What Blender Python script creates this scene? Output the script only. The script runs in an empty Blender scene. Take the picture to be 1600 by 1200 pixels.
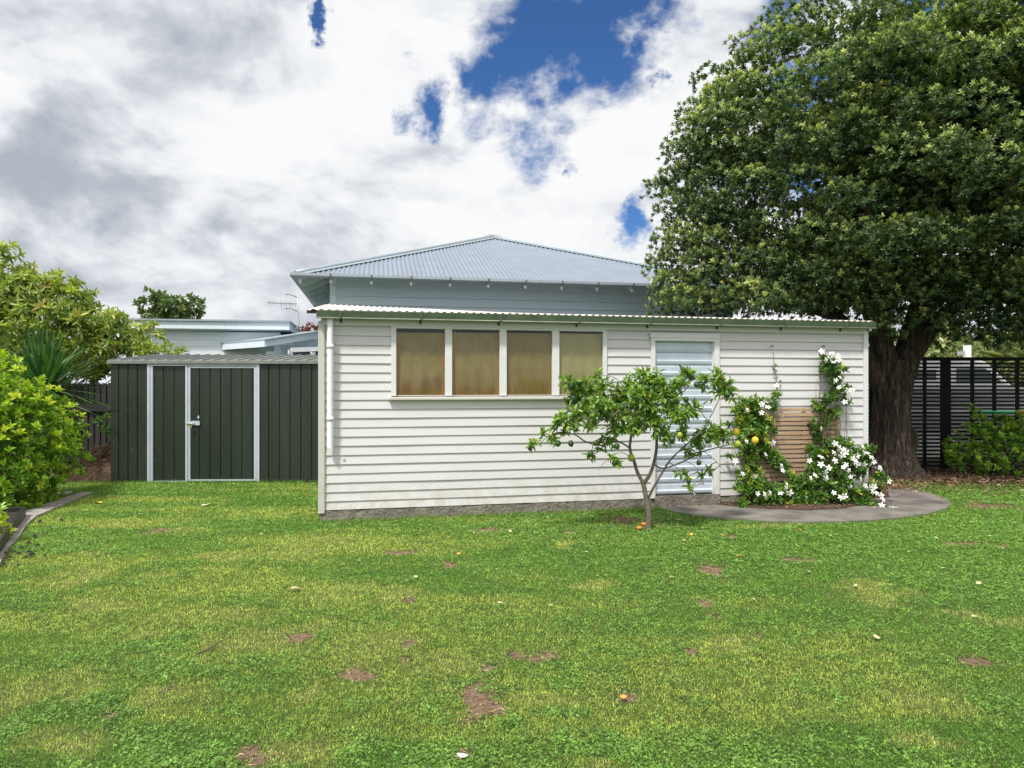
import bpy, math, random
import numpy as np
from mathutils import Vector, Matrix, noise as mn
R = math.radians
random.seed(7); rng = np.random.default_rng(7)
scene = bpy.context.scene

# ---------------------------------------------------------------- camera
CAMH = 1.6; F = 1067.0
cd = bpy.data.cameras.new('camera'); cam = bpy.data.objects.new('camera', cd)
scene.collection.objects.link(cam); scene.camera = cam
cam.location = (0, 0, CAMH); cam.rotation_euler = (R(90), 0, 0)
cd.sensor_width = 36; cd.lens = 36*F/1600; cd.clip_start = .05; cd.clip_end = 2000

# ---------------------------------------------------------------- sun, sky
SUN_EL = 58; SUN_AZ = 208          # azimuth clockwise from +Y: behind the camera, to its left
sd = bpy.data.lights.new('sun', 'SUN'); sd.energy = 4.2; sd.angle = R(7); sd.color = (1, .965, .91)
sun = bpy.data.objects.new('sun', sd); scene.collection.objects.link(sun)
a, e = R(SUN_AZ), R(SUN_EL)
sv = Vector((math.sin(a)*math.cos(e), math.cos(a)*math.cos(e), math.sin(e)))
sun.rotation_euler = sv.to_track_quat('Z', 'Y').to_euler(); sun.location = sv*30

w = bpy.data.worlds.new('World'); scene.world = w; w.use_nodes = True
nt = w.node_tree; nt.nodes.clear()
def nd(nt, t, **k):
    n = nt.nodes.new(t)
    for a_, v in k.items(): setattr(n, a_, v)
    return n
def lk(nt, a_, b): nt.links.new(a_, b)
def M(nt, op, a_, b=None, c=None, clamp=False):
    n = nd(nt, 'ShaderNodeMath', operation=op, use_clamp=clamp)
    for i, v in enumerate((a_, b, c)):
        if v is None: continue
        if isinstance(v, (int, float)): n.inputs[i].default_value = v
        else: lk(nt, v, n.inputs[i])
    return n.outputs[0]
def MIX(nt, f, a_, b, mode='MIX'):
    n = nd(nt, 'ShaderNodeMix', data_type='RGBA', blend_type=mode)
    for i, v in ((0, f), (6, a_), (7, b)):
        if isinstance(v, (int, float)): n.inputs[i].default_value = v
        elif isinstance(v, tuple): n.inputs[i].default_value = (*v[:3], 1)
        else: lk(nt, v, n.inputs[i])
    return n.outputs[2]
def NOISE(nt, vec, scale, detail=4, rough=.55, dist=0):
    n = nd(nt, 'ShaderNodeTexNoise'); n.inputs['Scale'].default_value = scale
    n.inputs['Detail'].default_value = detail; n.inputs['Roughness'].default_value = rough
    n.inputs['Distortion'].default_value = dist
    if vec is not None: lk(nt, vec, n.inputs['Vector'])
    return n.outputs[0]
def RAMP(nt, v, *stops):
    n = nd(nt, 'ShaderNodeValToRGB'); cr = n.color_ramp
    while len(cr.elements) < len(stops): cr.elements.new(.5)
    for el, (p, c) in zip(cr.elements, stops):
        el.position = p; el.color = (c, c, c, 1) if isinstance(c, (int, float)) else (*c[:3], 1)
    lk(nt, v, n.inputs[0]); return n.outputs[0]
def MAPR(nt, v, a0, a1, b0, b1, smooth=False):
    n = nd(nt, 'ShaderNodeMapRange'); lk(nt, v, n.inputs[0])
    if smooth: n.interpolation_type = 'SMOOTHSTEP'
    for i, x in enumerate((a0, a1, b0, b1)): n.inputs[i+1].default_value = x
    return n.outputs[0]

sky = nd(nt, 'ShaderNodeTexSky', sky_type='NISHITA', sun_disc=False)
sky.sun_elevation = R(SUN_EL); sky.sun_rotation = R(SUN_AZ); sky.dust_density = .3; sky.ozone_density = 2.0
tc = nd(nt, 'ShaderNodeTexCoord'); D_ = tc.outputs['Generated']
sep = nd(nt, 'ShaderNodeSeparateXYZ'); lk(nt, D_, sep.inputs[0])
zz = M(nt, 'ADD', M(nt, 'MAXIMUM', sep.outputs[2], 0), .55)
comb = nd(nt, 'ShaderNodeCombineXYZ')
lk(nt, M(nt, 'DIVIDE', sep.outputs[0], zz), comb.inputs[0]); lk(nt, M(nt, 'DIVIDE', sep.outputs[1], zz), comb.inputs[1])
comb.inputs[2].default_value = 3.7
uv = comb.outputs[0]
fl_ = nd(nt, 'ShaderNodeVectorMath', operation='MULTIPLY'); lk(nt, D_, fl_.inputs[0]); fl_.inputs[1].default_value = (1, 1, 1.7); uv = fl_.outputs[0]
n1 = NOISE(nt, uv, 4.2, 12, .55, .3)
n2 = NOISE(nt, uv, 2.0, 8, .5, .4)
n3 = NOISE(nt, uv, 11, 10, .6, .3)
wn = nd(nt, 'ShaderNodeTexNoise'); lk(nt, D_, wn.inputs['Vector']); wn.inputs['Scale'].default_value = 7; wn.inputs['Detail'].default_value = 9; wn.inputs['Roughness'].default_value = .62
wc = nd(nt, 'ShaderNodeVectorMath', operation='MULTIPLY_ADD'); lk(nt, wn.outputs[1], wc.inputs[0]); wc.inputs[1].default_value = (.3, .3, .3)
wo_ = nd(nt, 'ShaderNodeVectorMath', operation='ADD'); lk(nt, D_, wo_.inputs[0]); wo_.inputs[1].default_value = (-.15, -.15, -.15); lk(nt, wo_.outputs[0], wc.inputs[2])
DW = wc.outputs[0]
def sky_blob(px, py, r, D_=D_):            # soft round region of the sky dome about a direction
    v = Vector(((px-800)/F, 1, (600-py)/F)).normalized()
    n = nd(nt, 'ShaderNodeVectorMath', operation='DISTANCE'); lk(nt, D_, n.inputs[0]); n.inputs[1].default_value = v
    return M(nt, 'SUBTRACT', 1, M(nt, 'DIVIDE', n.outputs[1], r), clamp=True)
hole = None
for b in ((955, -10, .13), (900, 55, .165), (850, 105, .165), (795, 160, .17), (740, 145, .09), (650, 145, .09), (870, 240, .05), (1005, 376, .075), (950, 372, .045), (505, 18, .038), (1040, 75, .045), (985,-120,.18), (1300, 200, .2), (1560, 150, .25)):
    q = sky_blob(*b, DW); hole = q if hole is None else M(nt, 'MAXIMUM', hole, q)
cov = M(nt, 'ADD', M(nt, 'ADD', M(nt, 'MULTIPLY', n1, 2.8), M(nt, 'MULTIPLY', n3, 2.2)), -1.22)
cov = M(nt, 'SUBTRACT', cov, M(nt, 'MULTIPLY', hole, 2.35))
cover = MAPR(nt, cov, -.6, .5, 0, 1, True)
dark = None
for b, s in (((330, 320, .32), .9), ((90, 430, .24), .8), ((520, 330, .2), .8), ((-150, 350, .4), .9), ((840, 330, .1), .25), ((250, 60, .16), .35), ((260, 400, .2), .55)):
    q = M(nt, 'MULTIPLY', sky_blob(*b), s); dark = q if dark is None else M(nt, 'MAXIMUM', dark, q)
sh = M(nt, 'ADD', M(nt, 'MULTIPLY', n2, 1.2), M(nt, 'MULTIPLY', n1, .75))
uvs = nd(nt, 'ShaderNodeVectorMath', operation='ADD'); lk(nt, uv, uvs.inputs[0]); uvs.inputs[1].default_value = (-.012, -.02, .05)
n1b = NOISE(nt, uvs.outputs[0], 4.2, 12, .55, .3)
sh = M(nt, 'ADD', sh, M(nt, 'MULTIPLY', M(nt, 'SUBTRACT', n1, n1b), 1.5))      # puffs brighter on the sunward side
sh = M(nt, 'SUBTRACT', sh, M(nt, 'MULTIPLY', dark, .3))
shade = MAPR(nt, sh, .42, 1.12, 0, 1, True)
shade = M(nt, 'ADD', shade, M(nt, 'MULTIPLY', M(nt, 'SUBTRACT', n3, .5), .6), clamp=True)
ccol = RAMP(nt, shade, (0, (4.1, 4.45, 5.0)), (.42, (6.2, 6.5, 7.0)), (.72, (7.9, 8.1, 8.4)), (1, (9.0, 9.05, 9.1)))
# ramps clamp at 1: keep the ramp in 0..1 and scale afterwards
for el in nt.nodes[-1].color_ramp.elements: el.color = tuple(c/10.5 for c in el.color[:3])+(1,)
mul = nd(nt, 'ShaderNodeVectorMath', operation='SCALE'); lk(nt, ccol, mul.inputs[0]); 
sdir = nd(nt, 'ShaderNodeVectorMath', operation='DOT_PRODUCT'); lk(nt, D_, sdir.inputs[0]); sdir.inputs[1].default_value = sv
lk(nt, M(nt, 'ADD', 10.5, MAPR(nt, sdir.outputs['Value'], .35, 1, 0, 6, True)), mul.inputs['Scale'])   # cloud glow round the veiled sun, behind the camera, added to brighten the scene
blue = MIX(nt, 1.0, sky.outputs[0], (.42, .70, 1.06), 'MULTIPLY')
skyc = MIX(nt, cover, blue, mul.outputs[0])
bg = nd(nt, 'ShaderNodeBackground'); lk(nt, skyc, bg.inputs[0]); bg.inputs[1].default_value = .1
wo = nd(nt, 'ShaderNodeOutputWorld'); lk(nt, bg.outputs[0], wo.inputs[0])

scene.view_settings.view_transform = 'Standard'; scene.view_settings.look = 'None'
scene.view_settings.exposure = 0.1; scene.view_settings.gamma = 1
scene.render.engine = 'CYCLES'
scene.cycles.max_bounces = 7; scene.cycles.transparent_max_bounces = 8
scene.render.resolution_x = 1024; scene.render.resolution_y = 768

# ---------------------------------------------------------------- pixel -> world
def G(px, py, z=0):                  # ground point seen at a pixel
    d = F*(CAMH-z)/(py-600); return Vector(((px-800)/F*d, d, z))
def P(px, py, d): return Vector(((px-800)/F*d, d, CAMH-(py-600)/F*d))

# ---------------------------------------------------------------- object helpers
def link(o): scene.collection.objects.link(o); return o
def tag(o, label=None, cat=None, group=None, kind=None):
    if label: o['label'] = label
    if cat: o['category'] = cat
    if group: o['group'] = group
    if kind: o['kind'] = kind
    return o
def empty(name, loc, rz=0, label=None, cat=None, group=None):
    o = bpy.data.objects.new(name, None); o.empty_display_size = .2
    o.location = loc; o.rotation_euler = (0, 0, rz); link(o)
    return tag(o, label, cat, group)
class MB:
    def __init__(s): s.v = []; s.f = []; s.m = []; s.sm = []
    def add(s, vs, fs, mi=0, smooth=False):
        n = len(s.v); s.v += [tuple(v) for v in vs]
        for f in fs: s.f.append(tuple(i+n for i in f)); s.m.append(mi); s.sm.append(smooth)
    def box(s, x0, x1, y0, y1, z0, z1, mi=0):
        s.add([(x, y, z) for z in (z0, z1) for y in (y0, y1) for x in (x0, x1)],
              [(0, 2, 3, 1), (4, 5, 7, 6), (0, 1, 5, 4), (2, 6, 7, 3), (0, 4, 6, 2), (1, 3, 7, 5)], mi)
    def hexa(s, p, mi=0):            # 8 corners: bottom 4 (ccw), top 4
        s.add(p, [(0, 3, 2, 1), (4, 5, 6, 7), (0, 1, 5, 4), (1, 2, 6, 5), (2, 3, 7, 6), (3, 0, 4, 7)], mi)
    def bar(s, a, b, wx, wz, mi=0, up=(0, 0, 1)):
        a = Vector(a); b = Vector(b); d = (b-a).normalized(); u = Vector(up)
        sx = d.cross(u).normalized()*wx/2; uz = sx.cross(d).normalized()*wz/2
        c = [-sx-uz, sx-uz, sx+uz, -sx+uz]
        s.hexa([a+q for q in c]+[b+q for q in c], mi)
    def tube(s, pts, rad, n=8, cap=True, mi=0):
        pts = [Vector(p) for p in pts]
        if isinstance(rad, (int, float)): rad = [rad]*len(pts)
        base = len(s.v); ref = None
        for i, p in enumerate(pts):
            d = (pts[min(i+1, len(pts)-1)]-pts[max(i-1, 0)]).normalized()
            if ref is None: ref = d.orthogonal().normalized()
            ref = (ref-d*ref.dot(d)).normalized(); b = d.cross(ref)
            for k in range(n):
                t = 2*math.pi*k/n; s.v.append(tuple(p+(ref*math.cos(t)+b*math.sin(t))*rad[i]))
        for i in range(len(pts)-1):
            for k in range(n):
                q = base+i*n; s.f.append((q+k, q+(k+1) % n, q+n+(k+1) % n, q+n+k)); s.m.append(mi); s.sm.append(True)
        if cap:
            s.f.append(tuple(base+k for k in range(n))[::-1]); s.m.append(mi); s.sm.append(False)
            q = base+(len(pts)-1)*n; s.f.append(tuple(q+k for k in range(n))); s.m.append(mi); s.sm.append(False)
    def build(s, name, mats, parent=None, bevel=0):
        me = bpy.data.meshes.new(name); me.from_pydata(s.v, [], s.f)
        if not isinstance(mats, (list, tuple)): mats = [mats]
        for m in mats: me.materials.append(m)
        me.polygons.foreach_set('material_index', s.m); me.polygons.foreach_set('use_smooth', s.sm)
        me.update(); o = bpy.data.objects.new(name, me); link(o)
        if parent: o.parent = parent
        if bevel:
            b = o.modifiers.new('bevel', 'BEVEL'); b.width = bevel; b.segments = 2; b.limit_method = 'ANGLE'
        return o
def npmesh(name, verts, faces, mats, parent=None, rnd=None, col=None, smooth=False, extra=None):
    """verts (n,3); faces (m,k) ints"""
    me = bpy.data.meshes.new(name); nv = len(verts); nf, k = faces.shape
    me.vertices.add(nv); me.vertices.foreach_set('co', np.ascontiguousarray(verts, dtype=np.float32).ravel())
    me.loops.add(nf*k); me.loops.foreach_set('vertex_index', np.ascontiguousarray(faces, dtype=np.int32).ravel())
    me.polygons.add(nf); me.polygons.foreach_set('loop_start', np.arange(0, nf*k, k, dtype=np.int32))
    if smooth: me.polygons.foreach_set('use_smooth', np.ones(nf, dtype=bool))
    for m in (mats if isinstance(mats, (list, tuple)) else [mats]): me.materials.append(m)
    me.update(calc_edges=True)
    if rnd is not None:
        at = me.attributes.new('rnd', 'FLOAT', 'FACE'); at.data.foreach_set('value', rnd.astype(np.float32))
    if col is not None:
        at = me.attributes.new('tint', 'FLOAT_COLOR', 'FACE')
        at.data.foreach_set('color', np.concatenate([col, np.ones((len(col), 1))], 1).astype(np.float32).ravel())
    if extra is not None:
        for nme, arr in extra.items():
            at = me.attributes.new(nme, 'FLOAT', 'POINT'); at.data.foreach_set('value', arr.astype(np.float32))
    o = bpy.data.objects.new(name, me); link(o)
    if parent: o.parent = parent
    return o
def unit(a): return a/np.maximum(np.linalg.norm(a, axis=-1, keepdims=True), 1e-9)

# ---------------------------------------------------------------- materials
def mat(name, color, rough=.6, metal=0, spec=.5, var=0, vscale=6, bump=0, bscale=60, coord='Object', stretch=None, coat=0):
    m = bpy.data.materials.new(name); m.use_nodes = True; t = m.node_tree
    b = t.nodes['Principled BSDF']; b.inputs['Roughness'].default_value = rough
    b.inputs['Metallic'].default_value = metal; b.inputs['Specular IOR Level'].default_value = spec
    c = nd(t, 'ShaderNodeTexCoord').outputs[coord]
    if stretch:
        mp = nd(t, 'ShaderNodeMapping'); lk(t, c, mp.inputs[0]); mp.inputs['Scale'].default_value = stretch; c = mp.outputs[0]
    if var:
        n = NOISE(t, c, vscale, 6, .6)
        f = MAPR(t, n, .3, .7, 1-var, 1+var)
        sc = nd(t, 'ShaderNodeVectorMath', operation='SCALE'); sc.inputs[0].default_value = color[:3]; lk(t, f, sc.inputs['Scale'])
        lk(t, sc.outputs[0], b.inputs['Base Color'])
    else: b.inputs['Base Color'].default_value = (*color[:3], 1)
    if bump:
        bp = nd(t, 'ShaderNodeBump'); bp.inputs['Strength'].default_value = bump; bp.inputs['Distance'].default_value = .01
        lk(t, NOISE(t, c, bscale, 5, .6), bp.inputs['Height']); lk(t, bp.outputs[0], b.inputs['Normal'])
    m['_b'] = 1
    return m
def paint_mat(name, color, dirt=(.42, .38, .3), amt=.25, rough=.55):
    """aged house paint: faint blotches, grain along the board, small chips and grime"""
    m = mat(name, color, rough); t = m.node_tree; b = t.nodes['Principled BSDF']
    c = nd(t, 'ShaderNodeTexCoord').outputs['Object']
    mp = nd(t, 'ShaderNodeMapping'); lk(t, c, mp.inputs[0]); mp.inputs['Scale'].default_value = (.5, 4, 5)
    n = NOISE(t, mp.outputs[0], 3, 8, .65)
    f = MAPR(t, n, .45, .8, 0, amt)
    col = MIX(t, f, color, dirt)
    sp = NOISE(t, c, 46, 3, .5); chips = MAPR(t, sp, .70, .73, 0, .6)
    big = MAPR(t, NOISE(t, c, 1.7, 4, .6), .52, .62, 0, 1)
    col = MIX(t, M(t, 'MULTIPLY', chips, big), col, (.33, .29, .24))
    sz_ = nd(t, 'ShaderNodeSeparateXYZ'); lk(t, c, sz_.inputs[0])
    spl = M(t, 'MULTIPLY', MAPR(t, sz_.outputs[2], .12, .55, .75, 0), MAPR(t, NOISE(t, c, 6, 7, .7), .42, .66, 0, 1))
    col = MIX(t, spl, col, (.40, .36, .27))
    lk(t, col, b.inputs['Base Color'])
    mp2 = nd(t, 'ShaderNodeMapping'); lk(t, c, mp2.inputs[0]); mp2.inputs['Scale'].default_value = (1.2, 20, 26)
    bp = nd(t, 'ShaderNodeBump'); bp.inputs['Strength'].default_value = .25; bp.inputs['Distance'].default_value = .004
    lk(t, NOISE(t, mp2.outputs[0], 5, 6, .6), bp.inputs['Height']); lk(t, bp.outputs[0], b.inputs['Normal'])
    return m
def leaf_mat(name, *cols, rough=.42, trans=.28, spec=.5, tcol=None):
    m = bpy.data.materials.new(name); m.use_nodes = True; t = m.node_tree
    b = t.nodes['Principled BSDF']; out = t.nodes['Material Output']
    at = nd(t, 'ShaderNodeAttribute', attribute_name='rnd')
    n = nd(t, 'ShaderNodeValToRGB'); cr = n.color_ramp
    while len(cr.elements) < len(cols): cr.elements.new(.5)
    for el, (p, c) in zip(cr.elements, cols): el.position = p; el.color = (*c, 1)
    lk(t, at.outputs['Fac'], n.inputs[0]); col = n.outputs[0]
    lk(t, col, b.inputs['Base Color']); b.inputs['Roughness'].default_value = rough; b.inputs['Specular IOR Level'].default_value = spec
    tr = nd(t, 'ShaderNodeBsdfTranslucent')
    sc = MIX(t, 1.0, col, (1.5, 1.6, .7), 'MULTIPLY'); lk(t, sc, tr.inputs[0])
    mx = nd(t, 'ShaderNodeMixShader'); mx.inputs[0].default_value = trans
    lk(t, b.outputs[0], mx.inputs[1]); lk(t, tr.outputs[0], mx.inputs[2]); lk(t, mx.outputs[0], out.inputs[0])
    return m

m_wall = paint_mat('white_weatherboard', (.605, .592, .595))
m_trim = paint_mat('white_trim', (.66, .665, .66), amt=.2)
m_trimgrey = paint_mat('grey_trim', (.52, .51, .47), amt=.3)
m_gutter = mat('green_gutter', (.05, .078, .038), .45, var=.3, vscale=5)
m_guttertrim = mat('gutter_lip', (.24, .26, .21), .5, var=.2, vscale=6)
m_bracket = mat('bracket', (.07, .085, .06), .6)
m_pvc = mat('white_pvc', (.78, .8, .82), .3, var=.04)
m_conc = mat('old_concrete', (.20, .18, .145), .9, var=.35, vscale=7, bump=1, bscale=26)
m_conc.node_tree.nodes['Bump'].inputs['Distance'].default_value = .05
m_path = mat('grey_path', (.165, .148, .13), .85, var=.5, vscale=2.6, bump=.6, bscale=120)
m_blue = paint_mat('pale_blue_weatherboard', (.58, .68, .745), (.35, .4, .43), .12)
m_blue2 = paint_mat('light_blue_weatherboard', (.82, .89, .94), (.6, .65, .68), .12)
m_bluetrim = mat('pale_blue_trim', (.68, .76, .81), .5, var=.06)
m_soffit = mat('soffit_blue_grey', (.5, .56, .58), .6, var=.1)
m_zinc = mat('zinc_roofing', (.25, .29, .35), .42, metal=.3, var=.08, vscale=2.5, bump=.1, bscale=200)
m_zincpale = mat('zinc_flashing', (.33, .38, .42), .5, metal=.25, var=.08)
m_greenmetal = mat('dark_green_steel', (.02, .026, .018), .42, spec=.5, var=.25, vscale=3, stretch=(1, 1, .2))
m_doorgreen = mat('dark_green_door_steel', (.018, .027, .018), .4, spec=.5, var=.2, vscale=4, stretch=(1, 1, .2))
m_galv = mat('galvanised_strip', (.52, .57, .64), .4, metal=.3, var=.08)
m_shedroof = mat('grey_green_roofing', (.2, .215, .195), .5, metal=.2, var=.18, vscale=6)
m_black = mat('black_stained_timber', (.022, .019, .019), .75, var=.4, vscale=9, stretch=(1, 1, .2), bump=.4)
m_blackplastic = mat('black_planter', (.02, .02, .022), .45, var=.3)
m_soil = mat('soil', (.022, .016, .011), .95, var=.5, vscale=30, bump=1, bscale=60)
m_mulch = mat('bark_mulch', (.085, .052, .036), .95, var=.6, vscale=30, bump=1, bscale=70)
m_dark = mat('dark_interior', (.012, .011, .01), .8)
m_brass = mat('brass', (.6, .42, .16), .35, metal=.8)
m_steel = mat('grey_steel', (.45, .46, .47), .4, metal=.7)
m_alu = mat('aerial_aluminium', (.16, .16, .17), .5, metal=.5)
m_bark = mat('grey_bark', (.12, .10, .075), .9, var=.4, vscale=14, stretch=(1, 1, .25), bump=1, bscale=30)
m_twig = mat('twig', (.10, .075, .045), .85, var=.3)
m_lemonbark = mat('lemon_bark', (.145, .115, .085), .85, var=.4, vscale=20, bump=.7, bscale=50)
m_slatwood = mat('cedar_slats', (.40, .27, .17), .7, var=.4, vscale=7, stretch=(.4, 3, 8), bump=.4)
m_blackslat = mat('black_slats', (.012, .011, .012), .8, spec=.2, var=.2)
m_lattice = mat('grey_lattice', (.34, .34, .35), .7, var=.15)
m_vanwhite = mat('white_car_paint', (.86, .86, .86), .2, spec=.6)
m_vanglass = mat('tinted_glass', (.02, .045, .035), .08, spec=.8)
m_rubber = mat('rubber', (.015, .015, .015), .8)
m_red = mat('red_plastic', (.8, .05, .08), .4)
m_green = mat('green_plastic', (.04, .7, .32), .4)

# corrugated iron of the white shed roof: pinkish white with rust
m_oldroof = mat('weathered_white_iron', (.6, .55, .5), .6)
t = m_oldroof.node_tree; b = t.nodes['Principled BSDF']; c = nd(t, 'ShaderNodeTexCoord').outputs['Object']
mp = nd(t, 'ShaderNodeMapping'); lk(t, c, mp.inputs[0]); mp.inputs['Scale'].default_value = (1, 1.3, 1)
col = MIX(t, MAPR(t, NOISE(t, mp.outputs[0], 5, 8, .7), .5, .68, 0, .8), (.66, .60, .565), (.36, .19, .09))
lk(t, col, b.inputs['Base Color'])

# timber-tone blinds, browned towards the bottom hem by damp
m_blind = mat('stained_blind', (.3, .24, .12), .55)
t = m_blind.node_tree; b = t.nodes['Principled BSDF']; c = nd(t, 'ShaderNodeTexCoord').outputs['Object']
sp = nd(t, 'ShaderNodeSeparateXYZ'); lk(t, c, sp.inputs[0])
nn = NOISE(t, c, 5, 7, .65)
mp = nd(t, 'ShaderNodeMapping'); lk(t, c, mp.inputs[0]); mp.inputs['Scale'].default_value = (14, 1, 1.5)
nv = NOISE(t, mp.outputs[0], 2.4, 6, .6)
base = MIX(t, MAPR(t, nn, .35, .7, 0, 1), (.255, .17, .05), (.35, .27, .105))
rise = MAPR(t, sp.outputs[2], 1.47, 1.85, 1, 0)
st = M(t, 'MULTIPLY', M(t, 'POWER', rise, 2.2), MAPR(t, nv, .3, .7, .2, 2.2), clamp=True)
base = MIX(t, st, base, (.2, .075, .012))
mp = nd(t, 'ShaderNodeMapping'); lk(t, c, mp.inputs[0]); mp.inputs['Scale'].default_value = (60, 1, 4)
weave = NOISE(t, mp.outputs[0], 2, 3, .5)
mp = nd(t, 'ShaderNodeMapping'); lk(t, c, mp.inputs[0]); mp.inputs['Scale'].default_value = (3, 1, 70)
weave2 = NOISE(t, mp.outputs[0], 2, 3, .5)
base = MIX(t, M(t, 'MULTIPLY', MAPR(t, M(t, 'MULTIPLY', weave, weave2), .15, .36, 1, 0), .5), base, (.22, .165, .06))
lk(t, base, b.inputs['Base Color'])

# clear pane: transparent with a fresnel sheen
m_pane = bpy.data.materials.new('window_glass'); m_pane.use_nodes = True; t = m_pane.node_tree; t.nodes.clear()
tr = nd(t, 'ShaderNodeBsdfTransparent'); tr.inputs[0].default_value = (.93, .95, .93, 1)
gl = nd(t, 'ShaderNodeBsdfGlossy'); gl.inputs['Roughness'].default_value = .05
fr = nd(t, 'ShaderNodeLayerWeight'); fr.inputs[0].default_value = .5
mx = nd(t, 'ShaderNodeMixShader'); lk(t, M(t, 'ADD', M(t, 'MULTIPLY', M(t, 'POWER', fr.outputs['Facing'], 4), .8), .028), mx.inputs[0]); lk(t, tr.outputs[0], mx.inputs[1]); lk(t, gl.outputs[0], mx.inputs[2])
lk(t, mx.outputs[0], nd(t, 'ShaderNodeOutputMaterial').inputs[0])

# shaggy brown bark of the big tree
m_bigbark = mat('shaggy_bark', (.1, .075, .055), .95)
t = m_bigbark.node_tree; b = t.nodes['Principled BSDF']; c = nd(t, 'ShaderNodeTexCoord').outputs['Object']
mp = nd(t, 'ShaderNodeMapping'); lk(t, c, mp.inputs[0]); mp.inputs['Scale'].default_value = (9, 9, 1.1)
nn = NOISE(t, mp.outputs[0], 2.6, 10, .72, 1.1)
lk(t, RAMP(t, nn, (.38, (.008, .006, .005)), (.47, (.04, .028, .019)), (.56, (.10, .074, .052)), (.68, (.26, .205, .15))), b.inputs['Base Color'])
bp = nd(t, 'ShaderNodeBump'); bp.inputs['Strength'].default_value = 1; bp.inputs['Distance'].default_value = .05
lk(t, nn, bp.inputs['Height']); lk(t, bp.outputs[0], b.inputs['Normal'])

# leaves
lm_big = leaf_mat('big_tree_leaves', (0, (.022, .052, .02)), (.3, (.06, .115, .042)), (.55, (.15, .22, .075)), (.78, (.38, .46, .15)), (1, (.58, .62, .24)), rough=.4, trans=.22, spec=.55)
lm_hedge = leaf_mat('laurel_leaves', (0, (.06, .13, .022)), (.3, (.17, .32, .03)), (.65, (.38, .52, .04)), (1, (.6, .64, .07)), rough=.3, trans=.35)
lm_cherry = leaf_mat('cherry_leaves', (0, (.10, .16, .04)), (.45, (.25, .34, .075)), (.88, (.48, .52, .13)), (1, (.42, .3, .09)), rough=.4, trans=.35)
lm_yucca = leaf_mat('cabbage_leaves', (0, (.03, .09, .022)), (.6, (.065, .165, .04)), (1, (.13, .27, .07)), rough=.35, trans=.12)
lm_lemon = leaf_mat('citrus_leaves', (0, (.09, .17, .03)), (.5, (.18, .32, .05)), (.85, (.32, .46, .08)), (.97, (.40, .5, .09)), (1, (.65, .58, .08)), rough=.32, trans=.3)
lm_climb = leaf_mat('climber_leaves', (0, (.055, .13, .03)), (.55, (.125, .25, .045)), (.85, (.24, .38, .06)), (1, (.55, .54, .06)), rough=.35, trans=.3)
lm_far = leaf_mat('far_tree_leaves', (0, (.07, .12, .045)), (.6, (.13, .2, .06)), (.9, (.2, .25, .08)), (1, (.3, .17, .08)), rough=.5, trans=.2)
lm_red = leaf_mat('red_leaves', (0, (.14, .03, .03)), (1, (.3, .08, .06)), rough=.5, trans=.2)
lm_shrub = leaf_mat('shrub_leaves', (0, (.08, .17, .022)), (.45, (.22, .42, .04)), (1, (.6, .75, .09)), rough=.33, trans=.3)
lm_flax = leaf_mat('pale_palm_leaves', (0, (.12, .18, .06)), (.6, (.26, .32, .12)), (1, (.45, .45, .24)), rough=.45, trans=.2)
lm_dead = leaf_mat('dead_leaves', (0, (.08, .045, .028)), (.5, (.2, .12, .07)), (.85, (.38, .25, .14)), (1, (.6, .48, .28)), rough=.8, trans=.05)

# ---------------------------------------------------------------- leaf generators
def leaves(P0, D0, N0, L, W, fold=.25, droop=.15):
    """arrays -> verts, faces: each leaf two quads folded along its midrib"""
    n = len(P0); D0 = unit(D0); S = unit(np.cross(D0, N0)); N = np.cross(S, D0)
    L = np.broadcast_to(np.asarray(L, float), (n,))[:, None]; W = np.broadcast_to(np.asarray(W, float), (n,))[:, None]
    dz = -N*L*droop
    tip = P0+D0*L+dz
    l1 = P0+D0*L*.28+S*W*.42+N*W*fold*.8; l2 = P0+D0*L*.68+S*W*.40+N*W*fold+dz*.5
    r1 = P0+D0*L*.28-S*W*.42+N*W*fold*.8; r2 = P0+D0*L*.68-S*W*.40+N*W*fold+dz*.5
    V = np.stack([P0, l1, l2, tip, r2, r1], 1).reshape(-1, 3)
    b = np.arange(n)[:, None]*6
    Fc = np.stack([b+np.array([[0, 3, 2, 1]]), b+np.array([[0, 5, 4, 3]])], 1).reshape(-1, 4)
    return V, Fc
def rosettes(C, A, k, spread=.9, r=rng):
    """k leaves fanned round axis A at each centre C -> P, D, N"""
    n = len(C); A = unit(A); t1 = unit(np.cross(A, r.normal(size=(n, 3)))); t2 = np.cross(A, t1)
    C = np.repeat(C, k, 0); A = np.repeat(A, k, 0); t1 = np.repeat(t1, k, 0); t2 = np.repeat(t2, k, 0)
    ph = np.tile(np.arange(k)*2.4, n)+r.uniform(-.4, .4, n*k)
    op = np.tile(np.linspace(.25, 1.15, k), n)*spread+r.uniform(-.15, .15, n*k)
    rad = t1*np.cos(ph)[:, None]+t2*np.sin(ph)[:, None]
    Dv = A*np.cos(op)[:, None]+rad*np.sin(op)[:, None]
    Nv = A*np.sin(op)[:, None]-rad*np.cos(op)[:, None]
    return C-A*(np.tile(np.linspace(0, 1, k), n)*.02)[:, None], Dv, Nv
def sph(n, r=rng): return unit(r.normal(size=(n, 3)))
def leafobj(name, Pn, Dn, Nn, L, W, m, parent, rnd, fold=.25, droop=.15):
    V, Fc = leaves(Pn, Dn, Nn, L, W, fold, droop)
    return npmesh(name, V, Fc, m, parent, rnd=np.repeat(rnd, 2))
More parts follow.
